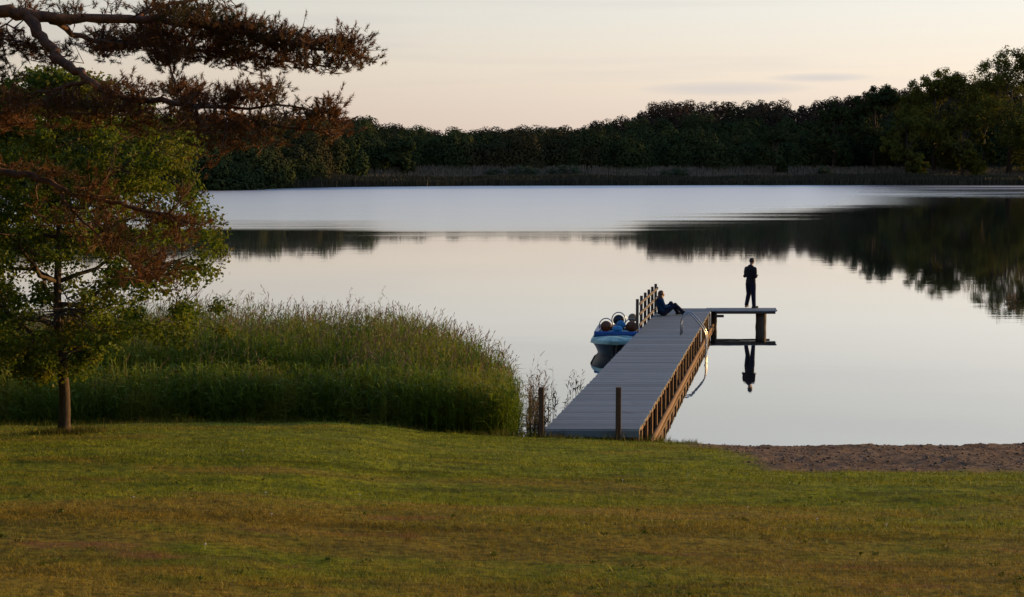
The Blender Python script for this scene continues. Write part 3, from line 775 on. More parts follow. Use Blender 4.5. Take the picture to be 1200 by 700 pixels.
# standing person (looks down at the hands, turned away to the right)
def standing():
    g_ = Vector(atZ(879.5, 361.0, ZD)); fx = Vector((.72, .69, 0)).normalized(); L = Zv.cross(fx)   # L = the person's left
    def P(f, l, z): return g_ + fx * f + L * l + Zv * z
    hc = P(.05, 0, 1.665); look = (fx * .86 + T * .2 - Zv * .42)
    torso = [(P(-.02, 0, .84), .150, .105), (P(-.01, 0, .95), .165, .115), (P(0, 0, 1.08), .145, .105), (P(-.01, 0, 1.25), .175, .12), (P(-.03, 0, 1.38), .185, .11), (P(-.03, 0, 1.45), .14, .08), (P(-.02, 0, 1.50), .06, .055)]
    grow = lambda secs, d: [(c, a + d, b + d) for c, a, b in secs]
    hm, em, fr_ = head_parts(hc, look)
    ms = [loft(torso, L, fx), limb([P(-.02, 0, 1.46), P(.02, 0, 1.60)], [.058, .052]), mb_mesh(hm)]
    jk = [loft(grow(torso[:6], .030) + [(P(-.02, 0, 1.52), .085, .075)], L, fx), limb([P(-.07, 0, 1.50), P(-.05, .05, 1.50), P(-.05, -.05, 1.50)], [.055, .045, .045])]
    tr = [loft([(P(-.01, 0, .80), .155, .115), (P(-.01, 0, .92), .160, .12)], L, fx)]
    hands = []; shoes = []
    for q in (1, -1):
        sh = P(-.03, .175 * q, 1.40); elb = P(-.05, .235 * q, 1.13); wr = P(.20, .09 * q, 1.13 + .03 * (q > 0))
        ms.append(limb([sh, elb, wr], [.055, .042, .028])); jk.append(limb([sh, sh.lerp(elb, .5), elb, wr - (wr - elb) * .06], [.080, .072, .062, .046]))
        hands += hand(wr, (fx * .9 - L * .35 * q), -Zv if q > 0 else Zv)
        ff = .03 * q; hp = P(-.01, .090 * q, .86); kn = P(ff + .02, .125 * q, .49); an = P(ff - .02, .185 * q, .09)
        out_ = (fx + L * .28 * q).normalized(); toe = an + out_ * .16 - Zv * .045
        ms.append(limb([hp, kn, an, an + out_ * .08 - Zv * .03], [.088, .055, .036, .026]))
        tr.append(limb([hp, hp.lerp(kn, .5), kn, an + Zv * .02], [.115, .104, .086, .072]))
        shoes.append([limb([an - out_ * .06 - Zv * .045, an + out_ * .06 - Zv * .045, toe], [.042, .045, .038]), limb([an - Zv * .02], [.05])])
    o = fuse("person", ms + hands, M_skin, vox=.008); tag(o, "person in dark jacket and trousers standing on the dock arm, looking down at their hands", "person")
    e1 = MB(); f_, s_, u_ = fr_
    for q in (-1, 1):
        e1 = MB(); e1.ball(hc + f_ * .088 + s_ * .032 * q + u_ * .004, .012, 8, 6); e1.build("eye", M_eye, o)
    fuse("jacket", jk, M_jacket, o); fuse("trousers", tr, M_jeans, o)
    for x in shoes: fuse("shoe", x, M_shoe, o)
    hm = MB(); hm.ball(hc - f_ * .018 + u_ * .022, (.100, .090, .105), 18, 12, ax=(f_, s_, u_)); hm.build("hair", M_hair, o)
    d = MB(); q = P(.33, .0, 1.16); d.box(q, (.14, .07, .012), (fx, L, Zv), bev=.003); tag(d.build("phone", M_dark), "small dark phone held in the hands of the standing person", "phone")
standing()

def seated():
    q0 = Vector(atZ(776, 370, ZD)); fx = Vector((.97, .22, 0)).normalized(); L = Zv.cross(fx); S = .90
    def P(f, l, z): return q0 + fx * f * S + L * l * S + Zv * z * S
    hc = P(-.03, 0, .80); up = (P(-.10, 0, .6) - P(0, 0, .1)).normalized(); fw = L.cross(up) * -1
    if fw.dot(fx) < 0: fw = -fw
    torso = [(P(.0, 0, .06), .16, .13), (P(-.02, 0, .18), .165, .125), (P(-.06, 0, .34), .14, .105), (P(-.09, 0, .50), .17, .115), (P(-.09, 0, .60), .165, .10), (P(-.08, 0, .67), .09, .07)]
    hm, em, fr_ = head_parts(hc, fx * .97 - Zv * .15, .95)
    ms = [loft(torso, L, fx), limb([P(-.08, 0, .64), P(-.05, 0, .76)], [.055, .05]), mb_mesh(hm)]
    tp_ = [loft([(c, a + .025, b + .025) for c, a, b in torso[1:]], L, fx)]; tr = [loft([(c, a + .02, b + .02) for c, a, b in torso[:2]], L, fx)]; shoes = []
    for q, kf, kz, af in ((1, .38, .44, .66), (-1, .47, .40, .82)):
        hp = P(.04, .10 * q, .12); kn = P(kf, .11 * q, kz); an = P(af, .12 * q, .09); toe = an + fx * .14 - Zv * .02
        ms.append(limb([hp, kn, an, an + fx * .06], [.085, .055, .036, .026])); tr.append(limb([hp, hp.lerp(kn, .5), kn, an + Zv * .01], [.115, .098, .080, .060]))
        shoes.append([limb([an - fx * .05 - Zv * .035, toe - fx * .05, toe], [.040, .042, .036]), limb([an - Zv * .01], [.046])])
        sh = P(-.08, .17 * q, .58); elb = P(.03, .23 * q, .34); wr = P(.27, .12 * q, .37)
        ms.append(limb([sh, elb, wr], [.05, .038, .026])); tp_.append(limb([sh, elb, wr - (wr - elb) * .1], [.072, .056, .042]))
        ms += hand(wr, (fx * .9 - Zv * .25), -Zv, .9)
    o = fuse("person", ms, M_skin, vox=.008); tag(o, "person with long brown hair and blue top sitting on the dock with knees drawn up", "person")
    f_, s_, u_ = fr_
    for q in (-1, 1):
        e1 = MB(); e1.ball(hc + f_ * .084 + s_ * .030 * q + u_ * .004, .011, 8, 6); e1.build("eye", M_eye, o)
    fuse("top", tp_, M_top, o); fuse("trousers", tr, M_jeans, o)
    for x in shoes: fuse("shoe", x, M_shoe, o)
    hm = MB(); hm.ball(hc - f_ * .03 + u_ * .02, (.108, .105, .118), 16, 11, ax=(f_, s_, u_))
    hm.ball(hc - f_ * .04 - Zv * .12, (.10, .125, .17), 14, 10, ax=(f_, s_, Zv)); hm.ball(hc - f_ * .06 - Zv * .26, (.085, .12, .15), 14, 10, ax=(f_, s_, Zv))
    fuse("hair", [mb_mesh(hm)], M_brhair, o)
seated()

# ------------------------------------------------------------------ foliage tools
def leafcloud(C, rad, n_per, size, seed, squash=.8, aspect=.62, vclump=.5, coh=0.0, shell=.45):
    """C (m,3) clump centres, rad (m,) ; returns V,F,v of diamond leaves spread in the clumps"""
    r = np.random.default_rng(seed); m = len(C); n_per = np.broadcast_to(n_per, (m,)).astype(int)
    ci = np.repeat(np.arange(m), n_per); n = len(ci)
    d = r.normal(0, 1, (n, 3)); d /= np.linalg.norm(d, axis=1)[:, None]
    rr = r.uniform(0, 1, n) ** shell
    P = C[ci] + d * (rr * np.broadcast_to(rad, (m,))[ci])[:, None] * np.array([1, 1, squash])
    nrm = r.normal(0, 1, (n, 3)) * max(.15, .8 - .45 * coh) + d * (.5 + .9 * coh) + np.array([0, 0, .5]); nrm /= np.linalg.norm(nrm, axis=1)[:, None]
    a = np.cross(nrm, r.normal(0, 1, (n, 3))); a /= np.linalg.norm(a, axis=1)[:, None]; b = np.cross(nrm, a)
    s = size * r.uniform(.6, 1.25, n)[:, None]
    fold = nrm * s * .12
    V = np.stack([P - a * s * .5, P - b * s * aspect * .5 + fold + a * s * .08, P + a * s * .5, P + b * s * aspect * .5 + fold + a * s * .08], 1).reshape(-1, 3)
    cv = r.uniform(0, 1, m)
    v = np.clip(cv[ci] * vclump + r.uniform(0, 1, n) * (1 - vclump), 0, 1)
    return V, np.arange(4 * n).reshape(n, 4), v
def branch_pts(a, b, n, wob, r, sag=0):
    a = np.array(a, float); b = np.array(b, float); L = np.linalg.norm(b - a)
    off = r.normal(0, wob * L, (n + 1, 3)); off[0] = 0; off[-1] = 0
    t = np.linspace(0, 1, n + 1)[:, None]
    p = a + (b - a) * t + off; p[:, 2] += sag * L * 4 * (t * (1 - t))[:, 0]
    return p

M_bark_oak = bark_mat("young_bark", (.045, .032, .022), (.11, .068, .038), 8, (5, 5, 1.2), .7, .02)
M_bark_dk = bark_mat("dark_bark", (.03, .024, .018), (.06, .045, .034), 2)
M_leaf = leaf_mat("leaf_green", (.042, .090, .009), (.19, .225, .015), (.17, .155, .016), .48, nscale=1.1)

# ------------------------------------------------------------------ the young leafy tree on the lawn
def leafy_tree():
    r = np.random.default_rng(101)
    Yt = 23.3; base = atY(75, 510, Yt); base[2] = float(H(base[0], Yt)) - .03
    X0 = base[0]; ppm = F / Yt
    root = empty("leafy_tree", tuple(base), "young broadleaf tree with slim sunlit trunk on the lawn in front of the reeds", "tree")
    def zof(py): return atY(75, py, Yt)[2]
    prof_y = [85, 100, 130, 160, 190, 215, 250, 290, 330, 365, 390, 410, 435]
    prof_r = [30, 75, 150, 176, 178, 162, 192, 204, 190, 208, 196, 110, 60]
    prof_l = [25, 60, 110, 140, 160, 170, 185, 190, 190, 190, 185, 160, 110]
    # trunk with leader
    m = MB(); zs = np.linspace(base[2], zof(120), 16)
    tp = [(X0 + .03 * math.sin(i * .8) + (-.02 * i / 15), Yt + .03 * math.cos(i * .6), z) for i, z in enumerate(zs)]
    rad = [.092, .090, .086, .082, .078, .074] + list(np.linspace(.066, .015, 10)); fl = [(tp[0][0], tp[0][1], base[2] + q) for q in (-.12, 0, .05, .12, .22)]; m.tube(fl + tp[1:], [.23, .175, .135, .112, .10] + rad[1:], 16)
    trunk = m.build("trunk", M_bark_oak, root)
    # clump centres inside the silhouette
    C = []; Rr = []
    tries = 0
    while len(C) < 860 and tries < 20000:
        tries += 1
        py = r.uniform(88, 436); R1 = np.interp(py, prof_y, prof_r) / ppm; R0 = np.interp(py, prof_y, prof_l) / ppm
        an = r.uniform(0, 2 * np.pi); q = r.uniform(0.05, 1) ** .5
        Rx = R1 if math.cos(an) > 0 else R0; Rd = .9 * (R1 + R0) / 2
        rc = r.uniform(.17, .30)
        X = X0 + math.cos(an) * q * (Rx - rc * .2); Yy = Yt + math.sin(an) * q * (Rd - rc * .3); z = zof(py)
        if py > 400 and math.cos(an) > .2 and q > .5: continue
        c = np.array([X, Yy, z])
        if C and np.min(np.linalg.norm(np.array(C[-200:]) - c, axis=1)) < .10: continue
        C.append(c); Rr.append(rc)
    C = np.array(C); Rr = np.array(Rr)
    # limbs
    m = MB(); nodes = []
    for k in range(26):
        t = .30 + .62 * k / 25; i0 = int(t * 15); s0_ = np.array(tp[i0]); an = k * 2.4 + .3
        py = 350 - (s0_[2] - CAMZ) / 1 * ppm * .985 - 155
        R1 = np.interp(py - 35, prof_y, prof_r) / ppm * (.85); rd = R1 * r.uniform(.7, .95)
        e = s0_ + np.array([math.cos(an) * rd, math.sin(an) * rd, rd * r.uniform(.25, .55)])
        bp = branch_pts(s0_, e, 6, .03, r, -.03); r0 = rad[i0] * .55 + .008; m.tube([tuple(x) for x in bp], list(np.linspace(r0, .008, 7)), 7)
        nodes += [(x, r0 * (1 - j / 7) + .006) for j, x in enumerate(bp)][1:]
    nodes += [(np.array(tp[j]), .02) for j in range(5, 16)]
    NP = np.array([x[0] for x in nodes])
    for c in C:
        dd = np.linalg.norm(NP - c, axis=1) + np.maximum(0, NP[:, 2] - c[2]) * .6; j = int(np.argmin(dd))
        bp = branch_pts(NP[j], c, 3, .05, r, -.04); m.tube([tuple(x) for x in bp], [min(.012, nodes[j][1]), .007, .005, .003], 5)
    m.build("branches", M_bark_oak, trunk)
    V, Fq, v = leafcloud(C, Rr, (r.uniform(70, 115, len(C))).astype(int), .072, 102, squash=.75, aspect=.66, vclump=.35)
    soup("crown", V, Fq, M_leaf, parent=root, v=v)
leafy_tree()

# ------------------------------------------------------------------ the pine whose limbs hang in from the left
M_pinebark = bark_mat("pine_bark", (.06, .034, .022), (.20, .085, .036), 6, (2, 2, 2), .9, .03)
M_needle = leaf_mat("pine_needles", (.085, .042, .016), (.26, .110, .034), (.075, .065, .018), .3, nscale=1.6)  # rust in the needle colour stands in for warm sunlight
def pine():
    r = np.random.default_rng(201); Yp = 14.0
    zb = float(H(-7.0, Yp)); root = empty("pine_tree", (-7.0, Yp, zb), "old pine whose needled limbs, coloured rust for warm sunlight, reach in from the upper left", "tree")
    m = MB(); zs = np.linspace(zb - .1, zb + 11, 14); tpts = [(-7.0 + .12 * math.sin(i * .5), Yp + .1 * math.cos(i * .7), z) for i, z in enumerate(zs)]
    m.tube(tpts, list(np.linspace(.30, .10, 14)), 14); m.tube([(-7, Yp, zb + .5), (-7, Yp, zb - .1)], [.31, .42], 14)
    trunk = m.build("trunk", M_pinebark, root)
    def S(px, py, dy=0): return tuple(atY(px, py, Yp + dy))
    limbs = [
        ([(-230, 30, 0), (-120, 8, 0), (-40, 8, 0), (0, 14, 0), (30, 16, .0), (60, 20, .05), (100, 22, .2), (150, 24, .4), (200, 26, .6), (250, 32, .8), (300, 42, .9), (350, 52, 1.0), (400, 62, 1.1), (432, 68, 1.1)], .085, .010),
        ([(30, 18, .0), (45, 38, -.1), (60, 55, -.2), (72, 72, -.3), (88, 84, -.4), (103, 92, -.5), (122, 108, -.6), (150, 116, -.6), (190, 118, -.7), (230, 125, -.8), (265, 128, -.8), (290, 140, -.8), (330, 150, -.9), (380, 155, -1.0)], .060, .010),
        ([(103, 94, -.5), (75, 102, -.4), (45, 108, -.2), (15, 125, 0), (-30, 150, .2)], .026, .008),
        ([(60, 22, .05), (85, 40, .5), (120, 50, .9), (170, 52, 1.2), (220, 60, 1.4), (280, 62, 1.5), (330, 72, 1.5), (385, 78, 1.6)], .035, .008),
        ([(150, 24, .4), (180, 10, .8), (215, 2, 1.0), (260, -8, 1.2)], .030, .010),
        ([(-230, 150, 0), (-120, 178, 0), (-40, 190, 0), (0, 199, 0), (30, 205, 0), (52, 212, 0), (75, 222, -.1), (95, 230, -.1), (120, 234, -.2), (150, 243, -.3), (185, 250, -.4), (225, 262, -.5)], .055, .010),
        ([(72, 222, -.1), (74, 236, -.15), (80, 243, -.2), (100, 244, -.3)], .020, .012),
        ([(80, 243, -.2), (105, 265, -.3), (130, 292, -.4), (148, 304, -.4), (165, 318, -.5)], .012, .005),
        ([(185, 60, 1.2), (200, 80, .6), (206, 100, 0), (210, 122, -.6)], .012, .008),
        ([(30, 36, 0.1), (10, 30, .4), (-40, 40, .6)], .012, .006),
        ([(0, 45, .2), (30, 52, .3), (60, 60, .5)], .012, .005),
        ([(230, 125, -.8), (290, 128, -.9), (340, 124, -1.0), (385, 132, -1.1)], .016, .006),
        ([(26, 14, 0), (31, 6, 0), (34, 2, 0)], .010, .002),
    ]
    P_all = []
    for pts, r0, r1 in limbs:
        P = [np.array(S(*q)) for q in pts]; dense = []
        for i in range(len(P) - 1):
            for k in range(3): 
                q = P[i] + (P[i + 1] - P[i]) * k / 3; dense.append(q + r.normal(0, .012, 3))
        dense.append(P[-1]); n = len(dense)
        rr = [(r0 + (r1 - r0) * (i / (n - 1)) ** .8) * r.uniform(.9, 1.12) for i in range(n)]
        mm = MB(); mm.tube([tuple(q) for q in dense], rr, 10); mm.build("limb", M_pinebark, trunk)
        P_all += [(q, a_) for q, a_ in zip(dense, rr)]
    NP = np.array([q for q, _ in P_all])
    pads = [(75, 5, 22, 8, .8), (40, 0, 20, 6, .3), (130, 46, 50, 15, 1.2), (190, 34, 42, 17, 1.2), (165, 62, 55, 12, 1.2), (215, 14, 38, 12, 1), (165, 5, 40, 8, .7), (250, 25, 42, 15, 1.1), (292, 32, 45, 18, 1.3), (332, 46, 40, 18, 1.2),
            (372, 50, 32, 14, 1), (410, 42, 26, 16, .7), (428, 68, 16, 9, .6), (388, 76, 36, 10, .9), (345, 80, 30, 9, .7), (300, 70, 40, 13, 1.1), (240, 60, 45, 16, 1.2), (25, 60, 36, 12, .8), (5, 45, 20, 10, .5), (62, 72, 28, 8, .6),
            (275, 104, 42, 12, 1), (240, 112, 42, 13, 1.1), (200, 106, 40, 12, 1), (305, 98, 22, 10, .6), (352, 132, 32, 10, .9), (385, 150, 18, 13, 1), (335, 150, 40, 10, 1), (290, 150, 40, 10, .9), (378, 116, 18, 5, .3), (150, 104, 30, 10, .9),
            (265, 172, 34, 14, .5), (225, 148, 50, 10, 1), (305, 166, 26, 10, .4), (40, 130, 50, 12, .9), (90, 146, 50, 10, 1), (120, 130, 40, 11, 1), (180, 150, 50, 12, 1), (15, 115, 22, 11, .6), (10, 155, 35, 12, .7), (-20, 90, 40, 20, .7),
            (75, 203, 38, 9, .8), (120, 222, 32, 8, .7), (35, 195, 30, 8, .6), (180, 254, 42, 7, .9), (212, 262, 34, 7, .8), (120, 260, 30, 7, .5), (150, 280, 36, 7, .6), (108, 284, 30, 8, .5), (172, 300, 34, 7, .7), (200, 318, 32, 8, .7), (150, 325, 36, 8, .6), (212, 288, 22, 7, .4),
            (60, 262, 30, 8, .4), (-40, 210, 50, 14, .8), (-60, 30, 60, 20, .8), (245, 180, 20, 12, .4)]
    tw = MB(); T0 = []; Dr = []
    ppm = F / Yp
    for (cx, cy, rx, ry, dn) in pads:
        near = min(range(len(P_all)), key=lambda j: abs(NP[j][0] - S(cx, cy)[0]) + 1.5 * abs(NP[j][2] - S(cx, cy)[2]))
        dep = NP[near][1] - Yp + r.normal(0, .18)
        nsub = max(4, int(rx * ry * dn / (31 if cy < 95 else 44 if cy < 175 else 115)))
        for k in range(nsub):
            a_ = r.uniform(0, 2 * np.pi); q = r.uniform(0, 1) ** .5
            c = np.array(S(cx + math.cos(a_) * rx * q, cy + math.sin(a_) * ry * q, dep + r.normal(0, .28)))
            dj = np.linalg.norm(NP - c, axis=1); j = int(np.argmin(dj + np.maximum(0, -(c[0] - NP[:, 0])) * .8))
            if dj[j] > 1.2: j = int(np.argmin(dj))
            bp = branch_pts(NP[j], c, 4, .06, r, .05 * r.normal()); tw.tube([tuple(x) for x in bp], [min(.010, P_all[j][1]), .007, .006, .0045, .003], 5)
            ns = int(r.uniform(9, 16)); ax_ = c - NP[j]; ax_ /= (np.linalg.norm(ax_) + 1e-6)
            for s_ in range(ns):
                t = r.uniform(.35, 1); p0 = bp[0] + (bp[-1] - bp[0]) * t if t < .8 else bp[-1]
                e = p0 + r.normal(0, 1, 3) * np.array([.10, .10, .045]) + np.array([.02, 0, .02])
                T0.append(e); dd = (e - p0) * 3 + ax_ * .3 + np.array([0, 0, .35]); Dr.append(dd / np.linalg.norm(dd))
                if s_ % 2 == 0: tw.tube([tuple(p0), tuple((p0 + e) / 2 + np.array([0, 0, -.01])), tuple(e)], [.004, .003, .002], 4, cap=False)
    tw.build("twigs", M_pinebark, trunk)
    T0 = np.array(T0); Dr = np.array(Dr); m_ = len(T0); kN = 34
    ci = np.repeat(np.arange(m_), kN); n = len(ci)
    t = r.uniform(0, 1, n); d0 = Dr[ci]
    p = T0[ci] - d0 * (t * .07)[:, None]
    nd = d0 * r.uniform(.35, 1.0, n)[:, None] + r.normal(0, .5, (n, 3)); nd /= np.linalg.norm(nd, axis=1)[:, None]
    L = r.uniform(.03, .055, n)[:, None]; sd = np.cross(nd, r.normal(0, 1, (n, 3))); sd /= np.linalg.norm(sd, axis=1)[:, None]
    V = np.stack([p - sd * .0030, p + sd * .0030, p + nd * L], 1).reshape(-1, 3)
    cv = r.uniform(0, 1, m_)
    print("needles", n)
    soup("crown", V, np.arange(3 * n).reshape(n, 3), M_needle, parent=root, v=np.clip(cv[ci] * .6 + r.uniform(0, .4, n), 0, 1))
pine()

# ------------------------------------------------------------------ far shore
M_far = leaf_mat("far_foliage", (.028, .046, .022), (.052, .072, .026), (.058, .052, .026), .12, nscale=.035, spec=.02, rough=.95)
M_farR = leaf_mat("far_broadleaf", (.055, .078, .018), (.17, .165, .028), (.085, .09, .024), .4, nscale=.12, spec=.05, rough=.9)
M_farbush = leaf_mat("willow_bush", (.045, .066, .034), (.085, .115, .058), trans=.25)
M_farreed = leaf_mat("far_reeds", (.022, .030, .018), (.21, .18, .145), trans=.15, spec=.05)

# the wood: one mass
r = np.random.default_rng(301); sets = {0: ([], [], []), 1: ([], [], [])}; tk = MB()
for row, (dd, hh) in enumerate(((36, 9.5), (46, 12), (60, 13.5), (78, 15), (98, 15.5), (118, 16), (138, 15.8))):
    px_ = -70
    while px_ < 1270:
        px_ += r.uniform(9, 24) * (1 - row * .03); X = (px_ - 600) / F * (420 + dd); Y = float(shoreY(X)) + dd + r.uniform(-7, 7); X = (px_ - 600) / F * Y
        if px_ > 985 and row < 2: continue
        z0 = float(H(X, Y)); big = r.uniform(); w_ = 3.0 + 3.6 * big; h = hh * (.80 + .36 * big) * r.uniform(.92, 1.08)
        lim = CAMZ + (HOR - float(skyY(px_))) / F * Y + .9 - (1 - big) * 2.8 + r.uniform(-.5, 1.3)
        h = lim - z0 if row >= 5 else min(h, lim - z0)
        if h < 4: continue
        k_ = 1 if row >= 4 else 0; C, Rr, Nn = sets[k_]; nl = 9 + int(6 * big)
        for k in range(nl):
            t = (k + .5) / nl; a_ = k * 2.4 + r.uniform(-.4, .4); prof = math.sqrt(max(.02, 1 - ((t - .45) / .57) ** 2)); lr = w_ * (.34 + .30 * prof) * r.uniform(.85, 1.12)
            C.append((X + math.cos(a_) * w_ * prof * .55, Y + math.sin(a_) * w_ * prof * .5, z0 + h * (.10 + .90 * t) - lr * .75)); Rr.append(lr); Nn.append(int(26 + 15 * lr * lr))
        if row == 0: tk.tube([(X, Y, z0 - .5), (X, Y, z0 + h * .7)], [.3, .15], 5)
M_ridge = leaf_mat("ridge_foliage", (.044, .034, .026), (.074, .054, .040), (.044, .048, .024), .1, nscale=.03, spec=.02, rough=.95)
def cloudmesh(k, seed, nm, mat, parent=None):
    C, Rr, Nn = sets[k]; V, Fq, v = leafcloud(np.array(C), np.array(Rr), (np.array(Nn) * 1.5).astype(int), .72, seed, squash=.9, aspect=.8, vclump=.9, coh=1.25, shell=.16)
    print(nm, len(Fq)); return soup(nm, V, Fq, mat, parent=parent, v=v)
fw = cloudmesh(0, 302, "wood", M_far); tag(fw, "dark mixed wood covering the hills along the far shore of the lake", "wood", kind='stuff')
cloudmesh(1, 303, "ridge_trees", M_ridge, fw)['kind'] = 'stuff'
tko = tk.build("trunks", M_bark_dk, fw); tko['kind'] = 'stuff'

def far_tree(px, ytop, D_, w_px, label, seed, name="broadleaf_tree", mat=None, gap=.0, trunk_fr=.22, nclump=150, group=None):
    r = np.random.default_rng(seed); X = (px - 600) / F * D_; z0 = float(H(X, D_)); ztop = atY(px, ytop, D_)[2]; h = ztop - z0; w_ = w_px / F * D_ / 2
    root = empty(name, (X, D_, z0), label, "tree", group)
    C = []; Rr = []; lobes = []
    for k in range(17):
        t = .14 + .78 * ((k * .618) % 1); prof = math.sqrt(max(0.05, 1 - ((t - .50) / .60) ** 2)); a_ = k * 2.4
        lobes.append((np.array([X + math.cos(a_) * w_ * prof * .62, D_ + math.sin(a_) * w_ * .9 * prof * .62, z0 + h * t]), w_ * r.uniform(.34, .48)))
    lobes.append((np.array([X, D_, z0 + h * .87]), w_ * .36)); lobes.append((np.array([X - w_ * .38, D_, z0 + h * .80]), w_ * .34)); lobes.append((np.array([X + w_ * .42, D_, z0 + h * .82]), w_ * .34)); lobes.append((np.array([X, D_, z0 + h * .6]), w_ * .5))
    for c, lr in lobes:
        for j in range(nclump // 14):
            d = r.normal(0, 1, 3); d /= np.linalg.norm(d); q = c + d * lr * r.uniform(.45, 1) * np.array([1, 1, .85])
            q[2] = min(q[2], ztop - .5); C.append(q); Rr.append(lr * r.uniform(.28, .42))
    C = np.array(C); Rr = np.array(Rr)
    V, Fq, v = leafcloud(C, Rr, 90, .62, seed + 1, squash=.8, aspect=.75, vclump=.8, coh=.8)
    soup("crown", V, Fq, mat or M_farR, parent=root, v=v)
    m = MB(); th = h * trunk_fr; m.tube([(X, D_, z0 - .5), (X + .1, D_, z0 + th), (X, D_, z0 + h * .7)], [h * .022, h * .016, h * .006], 8)
    for c, lr in lobes:
        s_ = np.array([X, D_, z0 + th + (c[2] - z0 - th) * .25]); bp = branch_pts(s_, c, 4, .04, r); m.tube([tuple(x) for x in bp], [h * .010, h * .008, h * .006, h * .004, h * .002], 5)
    m.build("trunk", M_bark_dk, root); return root
far_tree(1180, 54, 452, 126, "tallest broadleaf tree on the far shore, at the right edge of the picture", 401, nclump=230)
far_tree(1092, 80, 455, 92, "broad round crowned tree left of the tallest tree on the far shore", 402, nclump=230)
far_tree(1150, 112, 470, 34, "slim thin crowned tree in the gap between the tallest tree and the broad round one", 403, nclump=60)
far_tree(1022, 98, 462, 72, "wide dark tree where the far skyline steps up left of the broad round tree", 404, mat=M_far, nclump=200)
far_tree(1125, 128, 444, 60, "lower yellow green tree under the gap in the far right treeline", 405, nclump=130)
far_tree(1060, 135, 442, 60, "low rounded tree at the foot of the broad round one on the far shore", 406, nclump=130)
far_tree(975, 118, 458, 52, "dark tree on the far shore just where the wood begins to rise at right", 407, mat=M_far, nclump=130)
far_tree(1215, 110, 446, 60, "half hidden tree at the foot of the tallest tree on the picture's right edge", 408, nclump=130)
far_tree(905, 150, 449, 40, "low rounded tree at the front of the far wood above the standing person", 409, mat=M_far, nclump=90)
far_tree(470, 165, 424, 44, "low pale rounded tree in front of the far wood, right of the pine tips", 410, mat=M_far, nclump=90)

# pale bushes on the far bank, several one can tell apart
def far_bush(px, ybase, w_px, h_m, label, seed):
    r = np.random.default_rng(seed); X0 = (px - 600) / F * 430; D_ = float(shoreY(X0)) + 17; X = (px - 600) / F * D_; z0 = float(H(X, D_)); w_ = w_px / F * D_ / 2
    C = np.stack([X + r.uniform(-1, 1, 26) * w_ * .8, D_ + r.uniform(-1, 1, 26) * 3, z0 + r.uniform(.3, 1, 26) * h_m * .8], 1)
    C[:, 2] -= np.abs(C[:, 0] - X) / w_ * h_m * .35
    V, Fq, v = leafcloud(C, np.full(26, h_m * .26), 60, .55, seed, vclump=.5)
    root = empty("bush", (X, D_, z0), label, "bush", "bushes on the far bank"); soup("foliage", V, Fq, M_farbush, parent=root, v=v)
    m = MB()
    for k in range(5): m.tube([(X + (k - 2) * .3, D_, z0 - .3), (X + (k - 2) * w_ * .25, D_, z0 + h_m * .6)], [.08, .03], 5)
    m.build("stems", M_bark_dk, root)
far_bush(612, 195, 44, 4.6, "rounded pale bush on the far bank, middle of three in the centre", 501)
far_bush(660, 195, 50, 4.6, "widest pale bush on the far bank, right one of three in the centre", 502)
far_bush(578, 198, 26, 3.4, "smallest pale bush on the far bank, left one of three in the centre", 503)
far_bush(790, 196, 34, 3.6, "low bush on the far bank left of the standing person's head", 504)
far_bush(963, 200, 16, 4.2, "narrow dark bush rising from the far reeds right of the standing person", 505)

# far reed belt
def belt(n, d0, d1, h0, h1, seed, wmul=1):
    r = np.random.default_rng(seed); px = r.uniform(190, 1290, n); X = (px - 600) / F * 430; dd = r.uniform(d0, d1, n)
    Y = shoreY(X) + dd; z = np.maximum(H(X, Y), 0) - .15; h = r.uniform(h0, h1, n) * (.85 + .3 * (wav(X * .05, Y * .05, 1.5, 6, 7)))
    a = r.normal(0, .5, n); s = np.stack([np.cos(a), np.sin(a), 0 * a], 1) * (.20 * wmul * r.uniform(.5, 1.2, n))[:, None]
    P = np.stack([X, Y, z], 1); tip = P + np.stack([r.normal(0, .25, n), r.normal(0, .25, n), h], 1)
    V = np.stack([P - s, P + s, tip + s * .3, tip - s * .3], 1).reshape(-1, 3)
    return V, np.arange(4 * n).reshape(n, 4), r.uniform(0, 1, n)
Vs = []; Fs = []; vs = []; o_ = 0
for args, va, vb in (((26000, -2.5, 10, 1.8, 2.8, 601), 0, .30), ((16000, 9, 30, 1.2, 2.0, 602), .35, .95)):
    V, Fq, v = belt(*args); v = va + (vb - va) * v; Vs.append(V); Fs.append(Fq + o_); vs.append(v); o_ += len(V)
fb = soup("far_reeds", np.concatenate(Vs), np.concatenate(Fs), M_farreed, v=np.concatenate(vs)); tag(fb, "belt of reeds and marsh grass along the far shoreline", "reeds", kind='stuff')

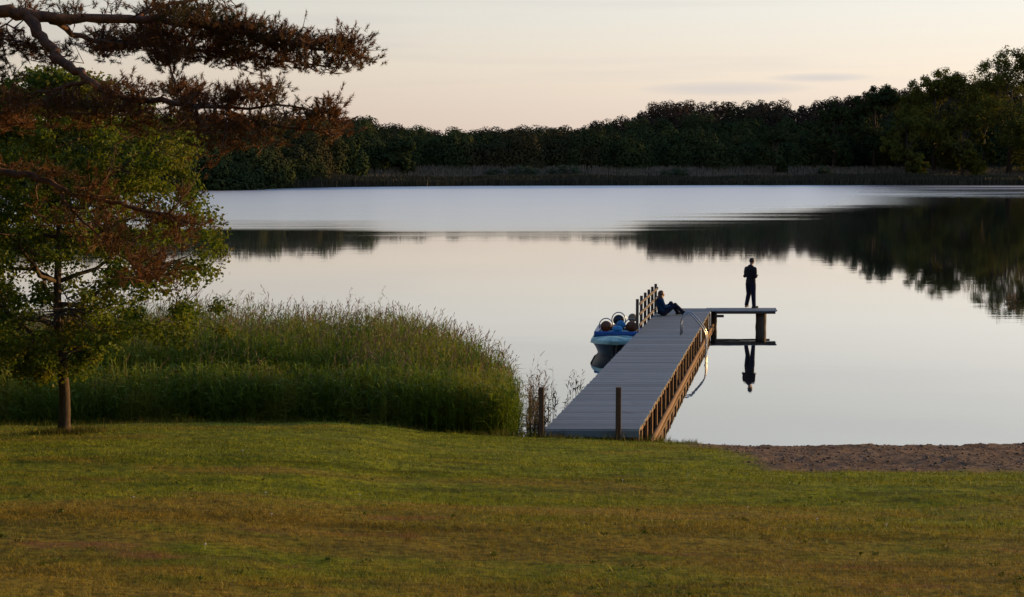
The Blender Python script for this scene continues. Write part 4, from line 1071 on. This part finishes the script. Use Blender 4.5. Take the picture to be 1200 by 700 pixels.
# unseen wood behind and left of the viewpoint, added to block sky light
r = np.random.default_rng(701); C = []; Rr = []; tk = MB()
def unseen_tree(X, Y, h):
    z0 = float(H(X, Y)); tk.tube([(X, Y, z0 - .3), (X + .1, Y, z0 + h * .5), (X, Y, z0 + h * .9)], [.28, .2, .06], 7)
    for k in range(20):
        t = (k + .5) / 20; prof = math.sqrt(max(0.05, 1 - ((t - .5) / .56) ** 2)); a_ = r.uniform(0, 6.28)
        C.append((X + math.cos(a_) * h * .20 * prof, Y + math.sin(a_) * h * .20 * prof, z0 + h * (.10 + .88 * t))); Rr.append(h * .13)
for X in np.arange(-70, 60, 6.5):
    for row in range(3): unseen_tree(X + r.uniform(-2, 2), -14 - row * 7 + r.uniform(-2, 2), r.uniform(13, 19))
for Y in np.arange(-8, 46, 6.0):
    for row in range(2): unseen_tree(-24 - max(0, Y - 20) * .55 - row * 6 + r.uniform(-1.2, 1.2), Y, r.uniform(10, 14))
V, Fq, v = leafcloud(np.array(C), np.array(Rr), 90, .55, 702, squash=.9, aspect=.75)
nw = soup("wood", V, Fq, M_far, v=v); tag(nw, "dark wood added to hold back sky light behind and beside the lawn, outside the picture", "wood", kind='stuff')
tk.build("trunks", M_bark_dk, nw)['kind'] = 'stuff'

# small daisies and darker broad leaved weeds in the lawn
r = np.random.default_rng(801); n = 11; Y = r.uniform(10, 19, n); X = r.uniform(-1, 1, n) * Y * .34; m = MB()
for x, y in zip(X, Y):
    z = float(H(x, y)) + .045; q = [(x + .012 * math.cos(k * math.pi / 4), y + .012 * math.sin(k * math.pi / 4), z) for k in range(8)]; m.add(q + [(x, y, z + .006)], [(k, (k + 1) % 8, 8) for k in range(8)])
    m.tube([(x, y, z - .06), (x, y, z)], .0015, 4)
tag(m.build("daisies", plain("petal", (.7, .68, .6), .7)), "a few tiny white daisies dotted over the lawn", "flowers", kind='stuff')
n = 130; Y = r.uniform(9.2, 23, n); X = r.uniform(-1, 1, n) * Y * .37; k2 = sandmask(X, Y) < .1; X, Y = X[k2], Y[k2]
cx = np.array([(4.45 + r.normal(0, .35), 9.75 + r.normal(0, .18)) for _ in range(60)]); X = np.concatenate([X, cx[:, 0]]); Y = np.concatenate([Y, cx[:, 1]])
C = np.stack([X, Y, H(X, Y) + .02], 1); V, Fq, v = leafcloud(C, r.uniform(.03, .06, len(C)), 10, .036, 802, squash=.35, aspect=.45, vclump=.7)
M_weed = leaf_mat("weed_leaf", (.060, .090, .010), (.13, .16, .016), trans=.3)
tag(soup("weeds", V, Fq, M_weed, v=v), "low rosettes of broad leaved weeds scattered in the lawn", "weeds", kind='stuff')
